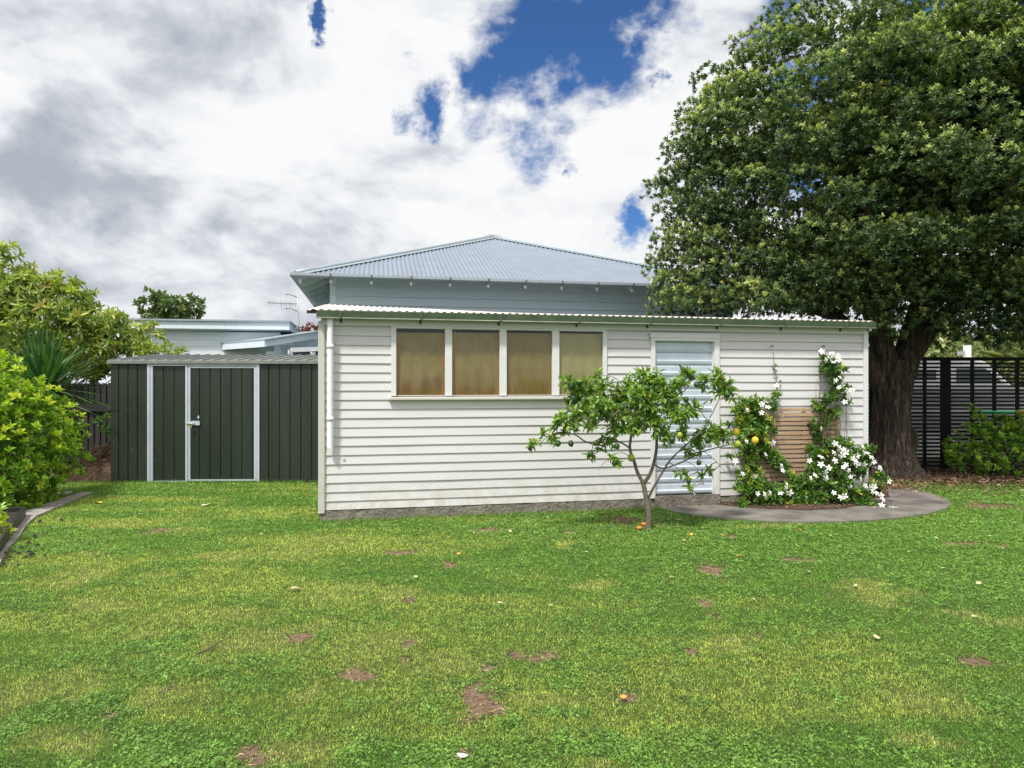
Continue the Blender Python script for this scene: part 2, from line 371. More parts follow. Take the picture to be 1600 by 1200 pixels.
def vnoise(x, y, scale, seed, octs=3):
    r = np.random.default_rng(seed); tot = 0; amp = 1; s = 0
    for o in range(octs):
        g = r.random((256, 256)); X = x*scale+50; Y = y*scale+50
        xi = np.floor(X).astype(int); yi = np.floor(Y).astype(int); fx = X-xi; fy = Y-yi
        fx = fx*fx*(3-2*fx); fy = fy*fy*(3-2*fy)
        q = lambda a_, b_: g[a_ % 256, b_ % 256]
        v = (q(xi, yi)*(1-fx)+q(xi+1, yi)*fx)*(1-fy)+(q(xi, yi+1)*(1-fx)+q(xi+1, yi+1)*fx)*fy
        tot = tot+v*amp; s += amp; amp *= .5; scale *= 2.1
    return tot/s
def limb(a, b, n=8, wob=.05, sag=0, r=random):
    a = Vector(a); b = Vector(b); L = (b-a).length; out = []
    o1 = Vector((r.uniform(-1, 1), r.uniform(-1, 1), r.uniform(-1, 1)))*wob*L
    o2 = Vector((r.uniform(-1, 1), r.uniform(-1, 1), r.uniform(-1, 1)))*wob*L*.5
    for i in range(n):
        t_ = i/(n-1); out.append(a.lerp(b, t_)+o1*math.sin(math.pi*t_)+o2*math.sin(2*math.pi*t_)-Vector((0, 0, sag*math.sin(math.pi*t_))))
    return out

# ================================================================= WHITE SHED
TH = R(11.8); O1 = Vector((-2.23, 7.94, 0)); cu, su = math.cos(TH), math.sin(TH)
def s_of(px, t_=0):
    """wall coordinate s (offset t_ back) seen at px"""
    k = (px-800)/F; x0 = O1.x-su*t_; y0 = O1.y+cu*t_
    return (k*y0-x0)/(cu-k*su)
def sl(px, py, t_=0):
    s = s_of(px, t_); Y = O1.y+cu*t_+su*s; return s, CAMH-(py-600)*Y/F
def s2w(s, t_, z): return Vector((O1.x+cu*s-su*t_, O1.y+su*s+cu*t_, z))
def w2s(x, y): dx = x-O1.x; dy = y-O1.y; return cu*dx+su*dy, -su*dx+cu*dy
SL = 7.26; SD = 3.0
shed = empty('garden_shed', O1, TH, 'long white weatherboard shed with green gutter, four brown-blinded windows and a ribbed metal door', 'shed')
ZB = .134; PITCH = .1075
s0w, zw0 = sl(611, 620); s1w, zw1 = sl(947, 510)
zw0 = sl(611, 621)[1]; zw1 = sl(611, 513)[1]
sd0 = sl(1019, 700)[0]; sd1 = sl(1122, 700)[0]; zdt = sl(1070, 526)[1]
ZTOP = 2.30
opens = [(s0w, s1w, zw0, 3), (sd0, sd1, 0, zdt+.02)]
mb = MB(); k = 0; z = ZB
rr = random.Random(3)
while z < ZTOP-.01:
    z1 = min(z+PITCH, ZTOP)
    # split the board at the openings, and its height where an opening starts inside it
    cuts = sorted({z, z1, *[o[2] for o in opens if z < o[2] < z1], *[o[3] for o in opens if z < o[3] < z1]})
    for za, zb in zip(cuts[:-1], cuts[1:]):
        zm = (za+zb)/2; segs = [(.05, SL-.05)]
        for o in opens:
            if o[2] < zm < o[3]:
                ns = []
                for a_, b_ in segs:
                    if o[1] <= a_ or o[0] >= b_: ns.append((a_, b_)); continue
                    if o[0] > a_: ns.append((a_, o[0]))
                    if o[1] < b_: ns.append((o[1], b_))
                segs = ns
        ya = -.021+.017*(za-z)/PITCH; yb = -.021+.017*(zb-z)/PITCH
        for a_, b_ in segs:
            nseg = max(1, int((b_-a_)/.6)); xs = [a_+(b_-a_)*i/nseg for i in range(nseg+1)]
            dz = [rr.uniform(-.0014, .0014) if za == z else 0 for _ in xs]; dy = [rr.uniform(-.0022, .0015) for _ in xs]
            lap = .009 if (za == z and k > 0) else 0
            for i in range(nseg):
                mb.hexa([(xs[i], ya+dy[i], za+dz[i]-lap), (xs[i+1], ya+dy[i+1], za+dz[i+1]-lap), (xs[i+1], ya+.012, za-lap), (xs[i], ya+.012, za-lap),
                         (xs[i], yb+dy[i], zb), (xs[i+1], yb+dy[i+1], zb), (xs[i+1], yb+.012, zb), (xs[i], yb+.012, zb)])
    z += PITCH; k += 1
mb.build('front_wall', m_wall, shed)
mb = MB()   # sheathing behind the boards, side and back walls
for (a_, b_, c_, d_) in ((0.02, s0w, ZB, 2.36), (s0w, s1w, ZB, zw0), (s1w, sd0, ZB, 2.36), (sd0, sd1, zdt, 2.36), (sd1, SL-.02, ZB, 2.36)):
    mb.box(a_, b_, .012, .07, c_, d_)
mb.build('wall_lining', m_trimgrey, shed)
for x0, x1, nm in ((0.0, .09, 'side_wall'), (SL-.09, SL, 'side_wall')):
    mb = MB(); z = ZB
    while z < 2.8:
        out = x0 < 1; xo = (x0 if out else x1)
        for zz0 in (z,):
            tcap = SD if z < 2.3 else SD
            ys = max(.07, (z+PITCH-2.36)/.15)
            if ys < SD-.1:
                q = -.02 if out else .02
                p = [(xo+q, ys, z), (xo, ys, z+PITCH), (xo, SD, z+PITCH), (xo+q, SD, z)]
                inn = .04 if out else -.04
                mb.hexa([p[0], p[3], (xo+inn, SD, z), (xo+inn, ys, z), p[1], p[2], (xo+inn, SD, z+PITCH), (xo+inn, ys, z+PITCH)])
        z += PITCH
    mb.build(nm, m_wall, shed)
mb = MB(); mb.box(0, SL, SD, SD+.06, ZB, 2.62); mb.build('back_wall', m_wall, shed)
# corner boards
mb = MB(); mb.box(-.02, .052, -.042, .06, .10, 2.33); mb.build('corner_board', m_trimgrey, shed, .003)
mb = MB(); mb.box(SL-.055, SL+.015, -.042, .06, .10, 2.33); mb.build('corner_board', m_trim, shed, .003)
# foundation: rough concrete skirt with uneven top edge
mb = MB(); n = 90; r2 = random.Random(5)
for i in range(n):
    a_ = SL*i/n; b_ = SL*(i+1)/n
    if i == 0: pr = (-.03, .0)
    q = (-.028+r2.uniform(-.016, .012), r2.uniform(-.012, .012)); 
    mb.hexa([(a_, pr[0]-.015, -.1), (b_, q[0]-.015, -.1), (b_, .1, -.1), (a_, .1, -.1), (a_, pr[0]+.01, ZB-.012+pr[1]*.3), (b_, q[0]+.01, ZB-.012+q[1]*.3), (b_, .1, ZB-.004), (a_, .1, ZB-.004)])
    pr = q
mb.box(-.0, .1, .1, SD, -.1, ZB-.005); mb.box(SL-.1, SL, .1, SD, -.1, ZB-.005)
mb.box(sd0+.02, sd1, -.06, -.025, -.1, ZB+.03)
mb.build('foundation', m_conc, shed)
# frieze board under the gutter
mb = MB(); mb.box(.02, SL-.02, -.05, .0, 2.285, 2.37); mb.build('frieze_board', m_trim, shed, .003)
# gutter
mb = MB()
gp = [(-.062, 2.36), (-.155, 2.352), (-.172, 2.362), (-.176, 2.437), (-.168, 2.444), (-.16, 2.435), (-.16, 2.375), (-.062, 2.375)]
x0, x1 = -.03, SL+.03
n = len(gp); vs = [(x0, y, z) for y, z in gp]+[(x1, y, z) for y, z in gp]
mb.add(vs, [(i, (i+1) % n, n+(i+1) % n, n+i) for i in range(n)]+[tuple(range(n))[::-1], tuple(range(n, 2*n))])
gut = mb.build('gutter', m_gutter, shed)
mb = MB(); mb.tube([(x0-.002, -.172, 2.356), (x1+.002, -.172, 2.356)], .0075, 8); mb.build('bead', m_guttertrim, gut)
for px in (532, 658, 782, 905, 1017, 1127, 1228, 1322):
    s = s_of(px, -.17); mb = MB(); mb.box(s-.012, s+.012, -.186, -.176, 2.36, 2.44); mb.box(s-.012, s+.012, -.186, -.03, 2.352, 2.362); mb.box(s-.012, s+.012, -.06, -.05, 2.31, 2.352)
    mb.build('bracket', m_bracket, gut)
# roof
nx = 340; ny = 14; x0, x1 = -.13, SL+.035; y0, y1 = -.145, 3.15
ii, jj = np.meshgrid(np.arange(nx*2+1), np.arange(ny+1), indexing='ij')
X = x0+(x1-x0)*ii/(nx*2); Y = y0+(y1-y0)*jj/ny
zf = 2.451; zbk = 2.885-(X-x0)/(x1-x0)*.2
Z = zf+(zbk-zf)*(Y-y0)/(y1-y0)+.0095*np.sin(X*2*math.pi/.088)
top = np.stack([X, Y, Z], -1).reshape(-1, 3); bot = top.copy(); bot[:, 2] -= .004
idx = lambda i, j: i*(ny+1)+j
I, J = np.meshgrid(np.arange(nx*2), np.arange(ny), indexing='ij'); I = I.ravel(); J = J.ravel()
f1 = np.stack([idx(I, J), idx(I+1, J), idx(I+1, J+1), idx(I, J+1)], 1)
off = len(top); I2 = np.arange(nx*2); J0 = np.zeros_like(I2)
fe = np.stack([idx(I2, J0)+off, idx(I2+1, J0)+off, idx(I2+1, J0), idx(I2, J0)], 1)
npmesh('roof', np.concatenate([top, bot]), np.concatenate([f1, (f1+off)[:, ::-1], fe]), m_oldroof, shed, smooth=True)
mb = MB()   # brown barge edge on the left under the sheet, beam ends
mb.hexa([(-.14, -.13, 2.405), (-.05, -.13, 2.405), (-.05, 3.1, 2.81), (-.14, 3.1, 2.81), (-.14, -.13, 2.442), (-.05, -.13, 2.442), (-.05, 3.1, 2.85), (-.14, 3.1, 2.85)])
mb.build('barge_board', mat('rusty_brown_timber', (.07, .035, .025), .8, var=.4), shed)
mb = MB()
mb.hexa([(SL+.02, -.05, 2.33), (SL+.06, -.05, 2.33), (SL+.06, 3.1, 2.54), (SL+.02, 3.1, 2.54), (SL+.02, -.05, 2.43), (SL+.06, -.05, 2.43), (SL+.06, 3.1, 2.66), (SL+.02, 3.1, 2.66)])
mb.build('barge_board', m_trim, shed)
# window
win = MB()
zs0 = sl(611, 619)[1]; zs1 = zw1
panes = [(619, 695), (706, 780), (791, 862), (873, 941)]
edges = [s0w]+[x for a_, b_ in panes for x in (s_of(a_), s_of(b_))]+[s1w]
for i in range(0, len(edges), 2): win.box(edges[i], edges[i+1], -.04 if i in (0, 8) else -.034, .05, zs0, zs1)
win.box(s0w, s1w, -.036, .05, zs1, zs1+.035)
frame = win.build('window', m_trim, shed, .003)
mb = MB(); mb.hexa([(s0w-.03, -.075, zs0-.045), (s1w+.03, -.075, zs0-.045), (s1w+.03, .04, zs0-.045), (s0w-.03, .04, zs0-.045),
                    (s0w-.03, -.075, zs0-.018), (s1w+.03, -.075, zs0-.018), (s1w+.03, .04, zs0-.001), (s0w-.03, .04, zs0-.001)])
mb.build('sill', m_trimgrey, frame, .003)
for k, (a_, b_) in enumerate(panes):
    A, B = s_of(a_)+.001, s_of(b_)-.001
    mb = MB(); mb.box(A, B, -.008, -.004, zs0+.012, zs1-.001); mb.build('pane', m_pane, frame)
    mb = MB(); z_t = zs1-.035+(-.01, 0, .004, .008)[k]; nn = 24
    for i in range(nn):       # cloth blind, very gently rippled
        xa = A+.004+(B-A-.008)*i/nn; xb = A+.004+(B-A-.008)*(i+1)/nn; ya = .016+.003*math.sin(i*.9); yb = .016+.003*math.sin((i+1)*.9)
        mb.hexa([(xa, ya, zs0+.004), (xb, yb, zs0+.004), (xb, yb+.004, zs0+.004), (xa, ya+.004, zs0+.004), (xa, ya, z_t), (xb, yb, z_t), (xb, yb+.004, z_t), (xa, ya+.004, z_t)])
    bm_ = m_blind.copy(); tt = bm_.node_tree; bb_ = tt.nodes['Principled BSDF']; src = bb_.inputs['Base Color'].links[0].from_socket
    ob = nd(tt, 'ShaderNodeTexCoord').outputs['Object']; sx_ = nd(tt, 'ShaderNodeSeparateXYZ'); lk(tt, ob, sx_.inputs[0])
    wob = M(tt, 'MULTIPLY', NOISE(tt, ob, 9, 5, .6), .16)
    edge = M(tt, 'MINIMUM', M(tt, 'SUBTRACT', sx_.outputs[0], A), M(tt, 'SUBTRACT', B, sx_.outputs[0]))
    ef = MAPR(tt, M(tt, 'SUBTRACT', edge, M(tt, 'SUBTRACT', wob, .06)), 0, .035, .75, 0)
    cc_ = MIX(tt, ef, src, (.36, .14, .025))
    if k == 0:       # damp patches low on the first blind
        for qx, qz, qr in ((.62, .16, .11), (.86, .2, .1), (.2, .1, .1)):
            dx_ = M(tt, 'SUBTRACT', sx_.outputs[0], A+(B-A)*qx); dz_ = M(tt, 'MULTIPLY', M(tt, 'SUBTRACT', sx_.outputs[2], zs0+(zs1-zs0)*qz), .6)
            r_ = M(tt, 'SQRT', M(tt, 'ADD', M(tt, 'MULTIPLY', dx_, dx_), M(tt, 'MULTIPLY', dz_, dz_)))
            cc_ = MIX(tt, MAPR(tt, M(tt, 'ADD', r_, M(tt, 'MULTIPLY', wob, .4)), .03, qr+.03, .8, 0, True), cc_, (.15, .06, .015))
    if k == 3: cc_ = MIX(tt, .45, cc_, (.50, .46, .24))
    if k == 2: cc_ = MIX(tt, .25, cc_, (.22, .15, .045))
    lk(tt, cc_, bb_.inputs['Base Color'])
    mb.build('blind', bm_, frame)
    mb = MB(); mb.box(A, B, -.012, .03, zs0+.001, zs0+.011); mb.build('sash_rail', m_trimgrey, frame)
mb = MB(); q = s_of(711); mb.tube([(q, .006, zs1-.01), (q, .006, zs1-.07)], .0018, 5); mb.tube([(q, .006, zs1-.07), (q, .006, zs1-.095)], .005, 6); mb.build('blind_cord', m_trim, frame)
mb = MB(); mb.box(s0w, s1w, .35, .36, 1.0, 2.35); mb.build('interior_shade_panel', m_dark, shed)  # near-black sheet standing in for the unlit shed interior behind the blinds
# door
dfr = MB(); zdb = ZB+.03
da = s_of(1022); db = s_of(1114)
dfr.box(sd0-.03, da, -.045, .05, zdb-.03, zdt); dfr.box(db, sd1, -.045, .05, zdb-.12, zdt); dfr.box(da, db, -.045, .05, zdt-.06, zdt); dfr.box(sd0-.05, sd1, -.052, -.0455, zdt-.02, zdt+.045)
dfr.box(db-.012, db, -.0, .05, zdb, zdt-.06)
frd = dfr.build('door_frame', m_trim, shed, .003)
mb = MB(); zz0 = zdb+.002; ztd = zdt-.06; npch = 13; ph = (ztd-zz0)/npch
prof = [(0, .032), (.14, .006), (.34, .0), (.42, .024), (.82, .02), (1, .032)]
pts = [(zz0+ph*(i+u), y) for i in range(npch) for u, y in prof[:-1]]+[(ztd, .03)]
vs = [(da, y, z) for z, y in pts]+[(db, y, z) for z, y in pts]; n = len(pts)
mb.add(vs, [(i, n+i, n+i+1, i+1) for i in range(n-1)])
mb.box(da, db, .034, .05, zz0, ztd)
door = mb.build('door', mat('pale_ribbed_steel', (.56, .61, .69), .4, metal=.15, var=.08), shed)
# downpipe
dp = MB(); dx = s_of(516, -.09); pz = lambda py: sl(516, py, -.09)[1]
dp.tube([(dx, -.095, pz(700)), (dx, -.095, 2.37)], .036, 18, cap=False); 
for py in (541, 654): dp.tube([(dx, -.095, pz(py)-.025), (dx, -.095, pz(py)+.02)], .041, 18)
dp.build('downpipe', m_pvc, shed)
for px in (1203, 1283):
    s, z = sl(px, 541); mb = MB(); mb.tube([(s, -.02, z), (s, -.06, z)], .006, 6); mb.tube([(s+.012*math.cos(i), -.06, z+.012*math.sin(i)) for i in [j*.7 for j in range(10)]], .0035, 5); mb.build('screw_eye', m_bracket, shed)
s, z = sl(537, 716); mb = MB(); mb.tube([(s, -.01, z), (s, -.032, z)], .014, 10); mb.build('plug', m_trim, shed)

# ================================================================= MAIN HOUSE
TH2 = R(11.5); O2 = Vector((-3.93, 12.4, 0)); c2, s2 = math.cos(TH2), math.sin(TH2)
house = empty('house', O2, TH2, 'pale blue weatherboard house with a big grey corrugated hip roof behind the white shed', 'house')
EZ = 3.6; AX, AY, AZ = 4.4, 4.4, 5.375; HW, HD = 9.6, 9.0; RY = 5.0     # apex then a short ridge back to RY
def hipface(A, B, Cc, wave, n, name='roof'):
    """corrugated triangular slope from eave A-B up to Cc; corrugations run up the slope"""
    A, B, Cc = map(Vector, (A, B, Cc)); u = (B-A); Lw = u.length; u.normalize()
    nrm = (B-A).cross(Cc-A).normalized(); tt = (Cc-A).dot(u)/Lw
    up = (Cc-A-u*(Cc-A).dot(u))
    vs = []; fs = []; m = 10
    for i in range(n+1):
        f = i/n; h = f/tt if f < tt else (1-f)/(1-tt)
        for j in range(m+1): vs.append(A+u*f*Lw+up*h*j/m+nrm*wave*math.sin(f*Lw*2*math.pi/.09))
    for i in range(n):
        for j in range(m):
            q = i*(m+1)+j; fs.append((q, q+m+1, q+m+2, q+1))
    return vs, fs
FL, FR, BL, BR = (0, 0, EZ), (HW, 0, EZ), (0, HD, EZ), (HW, HD, EZ); AP = (AX, AY, AZ); RP = (AX, RY, AZ)
mb = MB()
vs, fs = hipface(FL, FR, AP, .011, 900); mb.add(vs, fs, 0, True)
for quad in ((BL, FL, AP, RP), (FR, BR, RP, AP)): mb.add(quad, [(0, 1, 2, 3)])
mb.add([BR, BL, RP], [(0, 1, 2)])
roof = mb.build('roof', m_zinc, house)
for a_, b_ in ((FL, AP), (AP, FR), (BL, RP), (BR, RP), (AP, RP)):
    mb = MB(); a_ = Vector(a_)+Vector((0, 0, .02)); b_ = Vector(b_)+Vector((0, 0, .02))
    d = (b_-a_).normalized(); mb.tube([a_.lerp(b_, i/20) for i in range(21)], .045, 10)
    sx = d.cross(Vector((0, 0, 1))).normalized()
    for q in (-1, 1):
        e1 = sx*q*.15-Vector((0, 0, .035 if a_.z != b_.z else .06)); mb.add([a_, b_, b_+e1, a_+e1, a_-Vector((0, 0, .01)), b_-Vector((0, 0, .01)), b_+e1-Vector((0, 0, .01)), a_+e1-Vector((0, 0, .01))], [(0, 1, 2, 3), (4, 7, 6, 5), (3, 2, 6, 7)])
    mb.build('ridge_cap', m_zincpale, roof)
mb = MB(); mb.tube([(AX-.22, AY-.04, AZ-.03), (AX-.08, AY, AZ+.025), (AX+.08, AY, AZ+.025), (AX+.24, AY-.04, AZ-.03)], [.05, .05, .05, .05], 10)
mb.build('roof_finial_cap', mat('rusty_lead', (.3, .2, .14), .7, var=.3), roof)
# underside boarding
OV = .6; sl_ = (AZ-EZ)/AX
mb = MB(); g = .05
inner = EZ+OV*sl_-g
P4 = [(0, 0), (HW, 0), (HW, HD), (0, HD)]; Q4 = [(OV, OV), (HW-OV, OV), (HW-OV, HD-OV), (OV, HD-OV)]
for i in range(4):
    j = (i+1) % 4
    mb.add([(*P4[i], EZ-g), (*P4[j], EZ-g), (*Q4[j], inner), (*Q4[i], inner)], [(0, 1, 2, 3)])
mb.build('soffit', m_soffit, house)
def rafter(x, y, dx, dy):
    mb = MB(); a_ = Vector((x, y, EZ-g-.05)); b_ = Vector((x+dx*OV, y+dy*OV, inner-.05)); a_ = a_.lerp(b_, .06)
    mb.bar(a_, b_, .05, .09)
    return mb
for i in range(13):
    x = .62+i*.73
    if x < HW-.3: rafter(x, 0, 0, 1).build('rafter', m_soffit, house)
for i in range(11):
    y = .7+i*.73
    if y < HD-.3: rafter(0, y, 1, 0).build('rafter', m_soffit, house)
# gutter all round, with brackets
gr = MB()
def gseg(a_, b_):
    a_ = Vector(a_); b_ = Vector(b_); d = (b_-a_).normalized(); o = d.cross(Vector((0, 0, 1)))
    prf = [(-.01, -.055), (.075, -.06), (.1, -.035), (.1, .012), (.085, .012), (.085, -.03), (-.01, -.03)]
    n = len(prf); vs = [a_+o*p+Vector((0, 0, q)) for p, q in prf]+[b_+o*p+Vector((0, 0, q)) for p, q in prf]
    gr.add(vs, [(i, (i+1) % n, n+(i+1) % n, n+i) for i in range(n)]+[tuple(range(n)), tuple(range(n, 2*n))[::-1]])
gseg((-.09, 0, EZ), (HW+.09, 0, EZ)); gseg((0, HD, EZ), (0, -.0, EZ)); gseg((HW, 0, EZ), (HW, HD, EZ))
hg = gr.build('gutter', m_zincpale, house)
mw = mat('white_rafter_end', (.6, .64, .68), .5)
for i in range(13):
    x = .62+i*.73+.0
    if x > HW-.3: break
    mb = MB(); mb.box(x-.012, x+.012, -.112, -.102, EZ-.075, EZ+.01, 0); mb.box(x-.012, x+.012, -.11, .02, EZ-.085, EZ-.075, 0)
    mb.box(x-.02, x+.02, -.03, .03, EZ-.15, EZ-.088, 1)
    mb.build('bracket', [m_bracket, mw], hg)
mb = MB(); mb.box(.05, .1, .03, .09, EZ-.16, EZ-.075); mb.build('eave_lamp', mw, house)
# walls
def boards(mb, a_, b_, z0, z1, pitch, dep=.022):
    a_ = Vector(a_); b_ = Vector(b_); d = (b_-a_).normalized(); o = d.cross(Vector((0, 0, 1))); z = z0
    while z < z1-1e-4:
        zt = min(z+pitch, z1); p0 = a_+o*dep; p1 = b_+o*dep; q0 = a_+o*.003; q1 = b_+o*.003; i0 = a_-o*.04; i1 = b_-o*.04
        v = lambda p, zz_: (p.x, p.y, zz_)
        mb.hexa([v(p0, z), v(p1, z), v(i1, z), v(i0, z), v(q0, zt), v(q1, zt), v(i1, zt), v(i0, zt)]); z = zt
zt = inner-.0
for a_, b_ in (((OV, OV), (HW-OV, OV)), ((OV, HD-OV), (OV, OV)), ((HW-OV, OV), (HW-OV, HD-OV)), ((HW-OV, HD-OV), (OV, HD-OV))):
    mb = MB(); boards(mb, (*a_, 0), (*b_, 0), .3, zt, .1665, .042); mb.build('wall', m_blue, house)
mb = MB(); mb.box(OV-.03, OV+.085, OV-.035, OV+.05, .3, zt-.005); mb.build('corner_board', m_bluetrim, house)
mb = MB(); mb.box(OV-.0, HW-OV, OV-.03, OV+.02, zt-.10, zt-.005); mb.build('frieze_board', m_blue, house)
mb = MB(); mb.box(OV+.02, HW-OV-.02, OV+.02, HD-OV-.02, -.1, .3); mb.build('foundation', m_conc, house)

# ================================================================= HOUSE EXTENSION (left, beyond the green shed)
ED = 16.0
eL = P(185, 498, ED); eR = P(452, 502.5, ED+.6)
d = (eR-eL); d.z = 0; LW = d.length; TH3 = math.atan2(d.y, d.x)
ext = empty('house_extension', (eL.x, eL.y, 0), TH3, 'low flat-roofed pale blue building beyond the dark green shed', 'building')
zt3 = eL.z
mb = MB(); mb.box(.25, LW-.05, .3, 5, .1, zt3-.32)
mb = MB(); boards(mb, (.2, .3, 0), (LW-.28, .3, 0), .2, zt3-.26, .165, .016); wl = mb.build('wall', m_blue2, ext)
mb = MB(); boards(mb, (LW-.28, .3, 0), (LW-.28, 6, 0), .2, zt3-.3, .165, .016); mb.build('wall', m_blue2, ext)
mb = MB(); mb.box(LW-.32, LW-.25, .26, .34, .2, zt3-.26); mb.build('corner_board', m_bluetrim, ext)
mb = MB(); mb.hexa([(0, 0, zt3-.21), (LW, 0, zt3-.21), (LW+.1, 6, zt3-.61), (0, 6, zt3-.61), (0, 0, zt3-.03), (LW, 0, zt3-.03), (LW+.1, 6, zt3-.43), (0, 6, zt3-.43)])
mb.build('fascia', m_bluetrim, ext)
mb = MB(); mb.hexa([(-.03, -.05, zt3-.03), (LW+.03, -.05, zt3-.03), (LW+.14, 6, zt3-.43), (-.03, 6, zt3-.43), (-.03, -.05, zt3+.01), (LW+.03, -.05, zt3+.01), (LW+.14, 6, zt3-.39), (-.03, 6, zt3-.39)])
mb.build('roof', m_zincpale, ext)
xa = (290-185)/(452-185)*LW; xb = (406-185)/(452-185)*LW; zt_w = CAMH+53*ED/F
mb = MB(); mb.box(xa, xb, .245, .29, zt_w-.17, zt_w); mb.box(xa, xa+.1, .245, .29, zt_w-1.3, zt_w-.17); mb.box(xb-.1, xb, .245, .29, zt_w-1.3, zt_w-.17); mb.box(xa+.1, xb-.1, .25, .29, zt_w-1.35, zt_w-1.25)
wf = mb.build('window', mat('white_joinery', (.75, .77, .8), .4), ext)
mb = MB(); mb.box(xa+.1, xb-.1, .27, .285, zt_w-1.25, zt_w-.17); mb.build('pane', m_vanglass, wf)
# lean-to wing of the same building, right
A = P(414, 532, 15.2); B = P(512, 517, 16.4)
mb = MB()
dirn = (B-A); u = Vector((dirn.x, dirn.y, 0)).normalized(); nb = Vector((-u.y, u.x, 0))
wing = MB()
a0 = A+Vector((0, 0, 0)); b0 = B
for off_, zt_, nm, mm, th in ((-.0, .03, 'roof', m_zincpale, .04), (.02, -.01, 'fascia', m_bluetrim, .13)):
    mb = MB(); q0 = a0+nb*off_+Vector((0, 0, zt_)); q1 = b0+nb*off_+Vector((0, 0, zt_)); bk = nb*3
    mb.hexa([q0-Vector((0, 0, th)), q1-Vector((0, 0, th)), q1+bk-Vector((0, 0, th)), q0+bk-Vector((0, 0, th)), q0, q1, q1+bk, q0+bk])
    o = mb.build('wing_'+nm, mm, ext); o.matrix_parent_inverse = Matrix.Translation((eL.x, eL.y, 0)).__matmul__(Matrix.Rotation(TH3, 4, 'Z')).inverted()
mb = MB(); w0 = a0+u*.2+nb*.3; w1 = b0+nb*.3
z = .2
while z < b0.z-.15:
    ztp = z+.165
    lo = w0 if z < a0.z-.3 else w0+(w1-w0)*min(1, max(0, (z-(a0.z-.28))/(b0.z-a0.z+.13)))
    mb.hexa([(lo.x-nb.x*.015, lo.y-nb.y*.015, z), (w1.x-nb.x*.015, w1.y-nb.y*.015, z), (w1.x, w1.y, z), (lo.x, lo.y, z), (lo.x, lo.y, ztp), (w1.x, w1.y, ztp), (w1.x+nb.x*.02, w1.y+nb.y*.02, ztp), (lo.x+nb.x*.02, lo.y+nb.y*.02, ztp)]); z = ztp
inv3 = (Matrix.Translation((eL.x, eL.y, 0)) @ Matrix.Rotation(TH3, 4, 'Z')).inverted()
o = mb.build('wing_wall', m_blue2, ext); o.matrix_parent_inverse = inv3
p0 = P(452, 547, 15.7); p1 = P(505, 545, 16.1)
mb = MB(); mb.bar(p0-nb*.05, p1-nb*.05, .05, .1); mb.bar(p0-nb*.05, p0-nb*.05-Vector((0, 0, 1)), .05, .1, up=tuple(u))
wp = P(487, 550, 15.9)-nb*.05; mb.bar(wp, wp-Vector((0, 0, 1)), .05, .1, up=tuple(u))
o = mb.build('wing_window', bpy.data.materials['white_joinery'], ext); o.matrix_parent_inverse = inv3
mb = MB(); mb.hexa([p0-nb*.02-Vector((0, 0, 1)), p1-nb*.02-Vector((0, 0, 1)), p1+nb*.01-Vector((0, 0, 1)), p0+nb*.01-Vector((0, 0, 1)), p0-nb*.02, p1-nb*.02, p1+nb*.01, p0+nb*.01])
o2 = mb.build('pane', m_vanglass); o2.parent = o

# tv aerial
AD = 17.0
ant = empty('tv_antenna', P(461, 516, AD), 0, 'spiky grey television aerial on a bent mast above the pale blue roof', 'antenna')
base = P(461, 516, AD)
def L_(px, py, dy=0): return P(px, py, AD)+Vector((0, dy, 0))-base
mb = MB(); mb.tube([L_(459, 515), L_(465, 512), L_(467.5, 505), L_(466, 490), L_(465, 462)], .014, 8); mb.build('mast', mat('pale_mast', (.45, .46, .48), .5, metal=.4), ant)
mb = MB(); mb.tube([L_(418, 473), L_(466, 475)], .009, 6)
for k in range(12):
    x = 419+k*3.9; h = .055+.01*k/12+(.03 if k > 8 else 0)
    c_ = L_(x, 473+k*.16); mb.tube([c_+Vector((0, 0, -h)), c_+Vector((0, 0, h))], .0045, 5)
for k in range(5):
    x = 440+k*4; c_ = L_(x, 474.5); mb.tube([c_+Vector((0, 0, -.17)), c_+Vector((0, 0, .17))], .003, 4)
mb.build('boom', m_alu, ant)
for yy, q in ((461, -1), (482.5, 1)):
    mb = MB(); mb.tube([L_(446, yy-(-q if q < 0 else 0)), L_(451, yy-1), L_(458, yy+1), L_(464, yy+4)], .011, 6); 
    mb.build('reflector', m_alu, ant)

# ================================================================= DARK GREEN METAL SHED
gA = G(173, 754); gs = empty('metal_shed', gA, R(1.2), 'dark green ribbed steel shed with pale metal door trim and a padlock', 'shed')
gy = gA.y; k_ = gy/F
gx = lambda px: (px-173)*k_*1.0+(px-173)*0.0
GW = 3.62; GH = 1.93
def ribwall(mb, x0, x1, z0, z1, y=0, pitch=.118, groove=.012, yo=0):
    x = x0; n = max(1, round((x1-x0)/pitch)); p = (x1-x0)/n
    pts = []
    for i in range(n):
        a_ = x0+i*p; pts += [(a_, y), (a_+p*.78, y), (a_+p*.82, y+groove), (a_+p*.90, y+groove), (a_+p*.94, y)]
    pts.append((x1, y)); n = len(pts)
    mb.add([(x, yy, z0) for x, yy in pts]+[(x, yy, z1) for x, yy in pts], [(i, i+1, n+i+1, n+i) for i in range(n-1)])
mb = MB(); ribwall(mb, .0, gx(231), 0, GH, pitch=.14, groove=.014); ribwall(mb, gx(240), gx(290), 0.02, GH, .012, pitch=.2); ribwall(mb, gx(404), GW, 0, GH, 0, pitch=.17, groove=.016)
mb.box(.004, GW-.004, .03, .04, 0, GH)
mb.build('front_wall', m_greenmetal, gs)
mb = MB()
for i in range(8): mb.box(0, .012, .02+i*.18, .02+i*.18+.15, 0, GH+.012*i)
mb.box(.004, .011, .021, 1.5, .002, GH-.002); mb.build('side_wall', m_greenmetal, gs)
mb = MB()
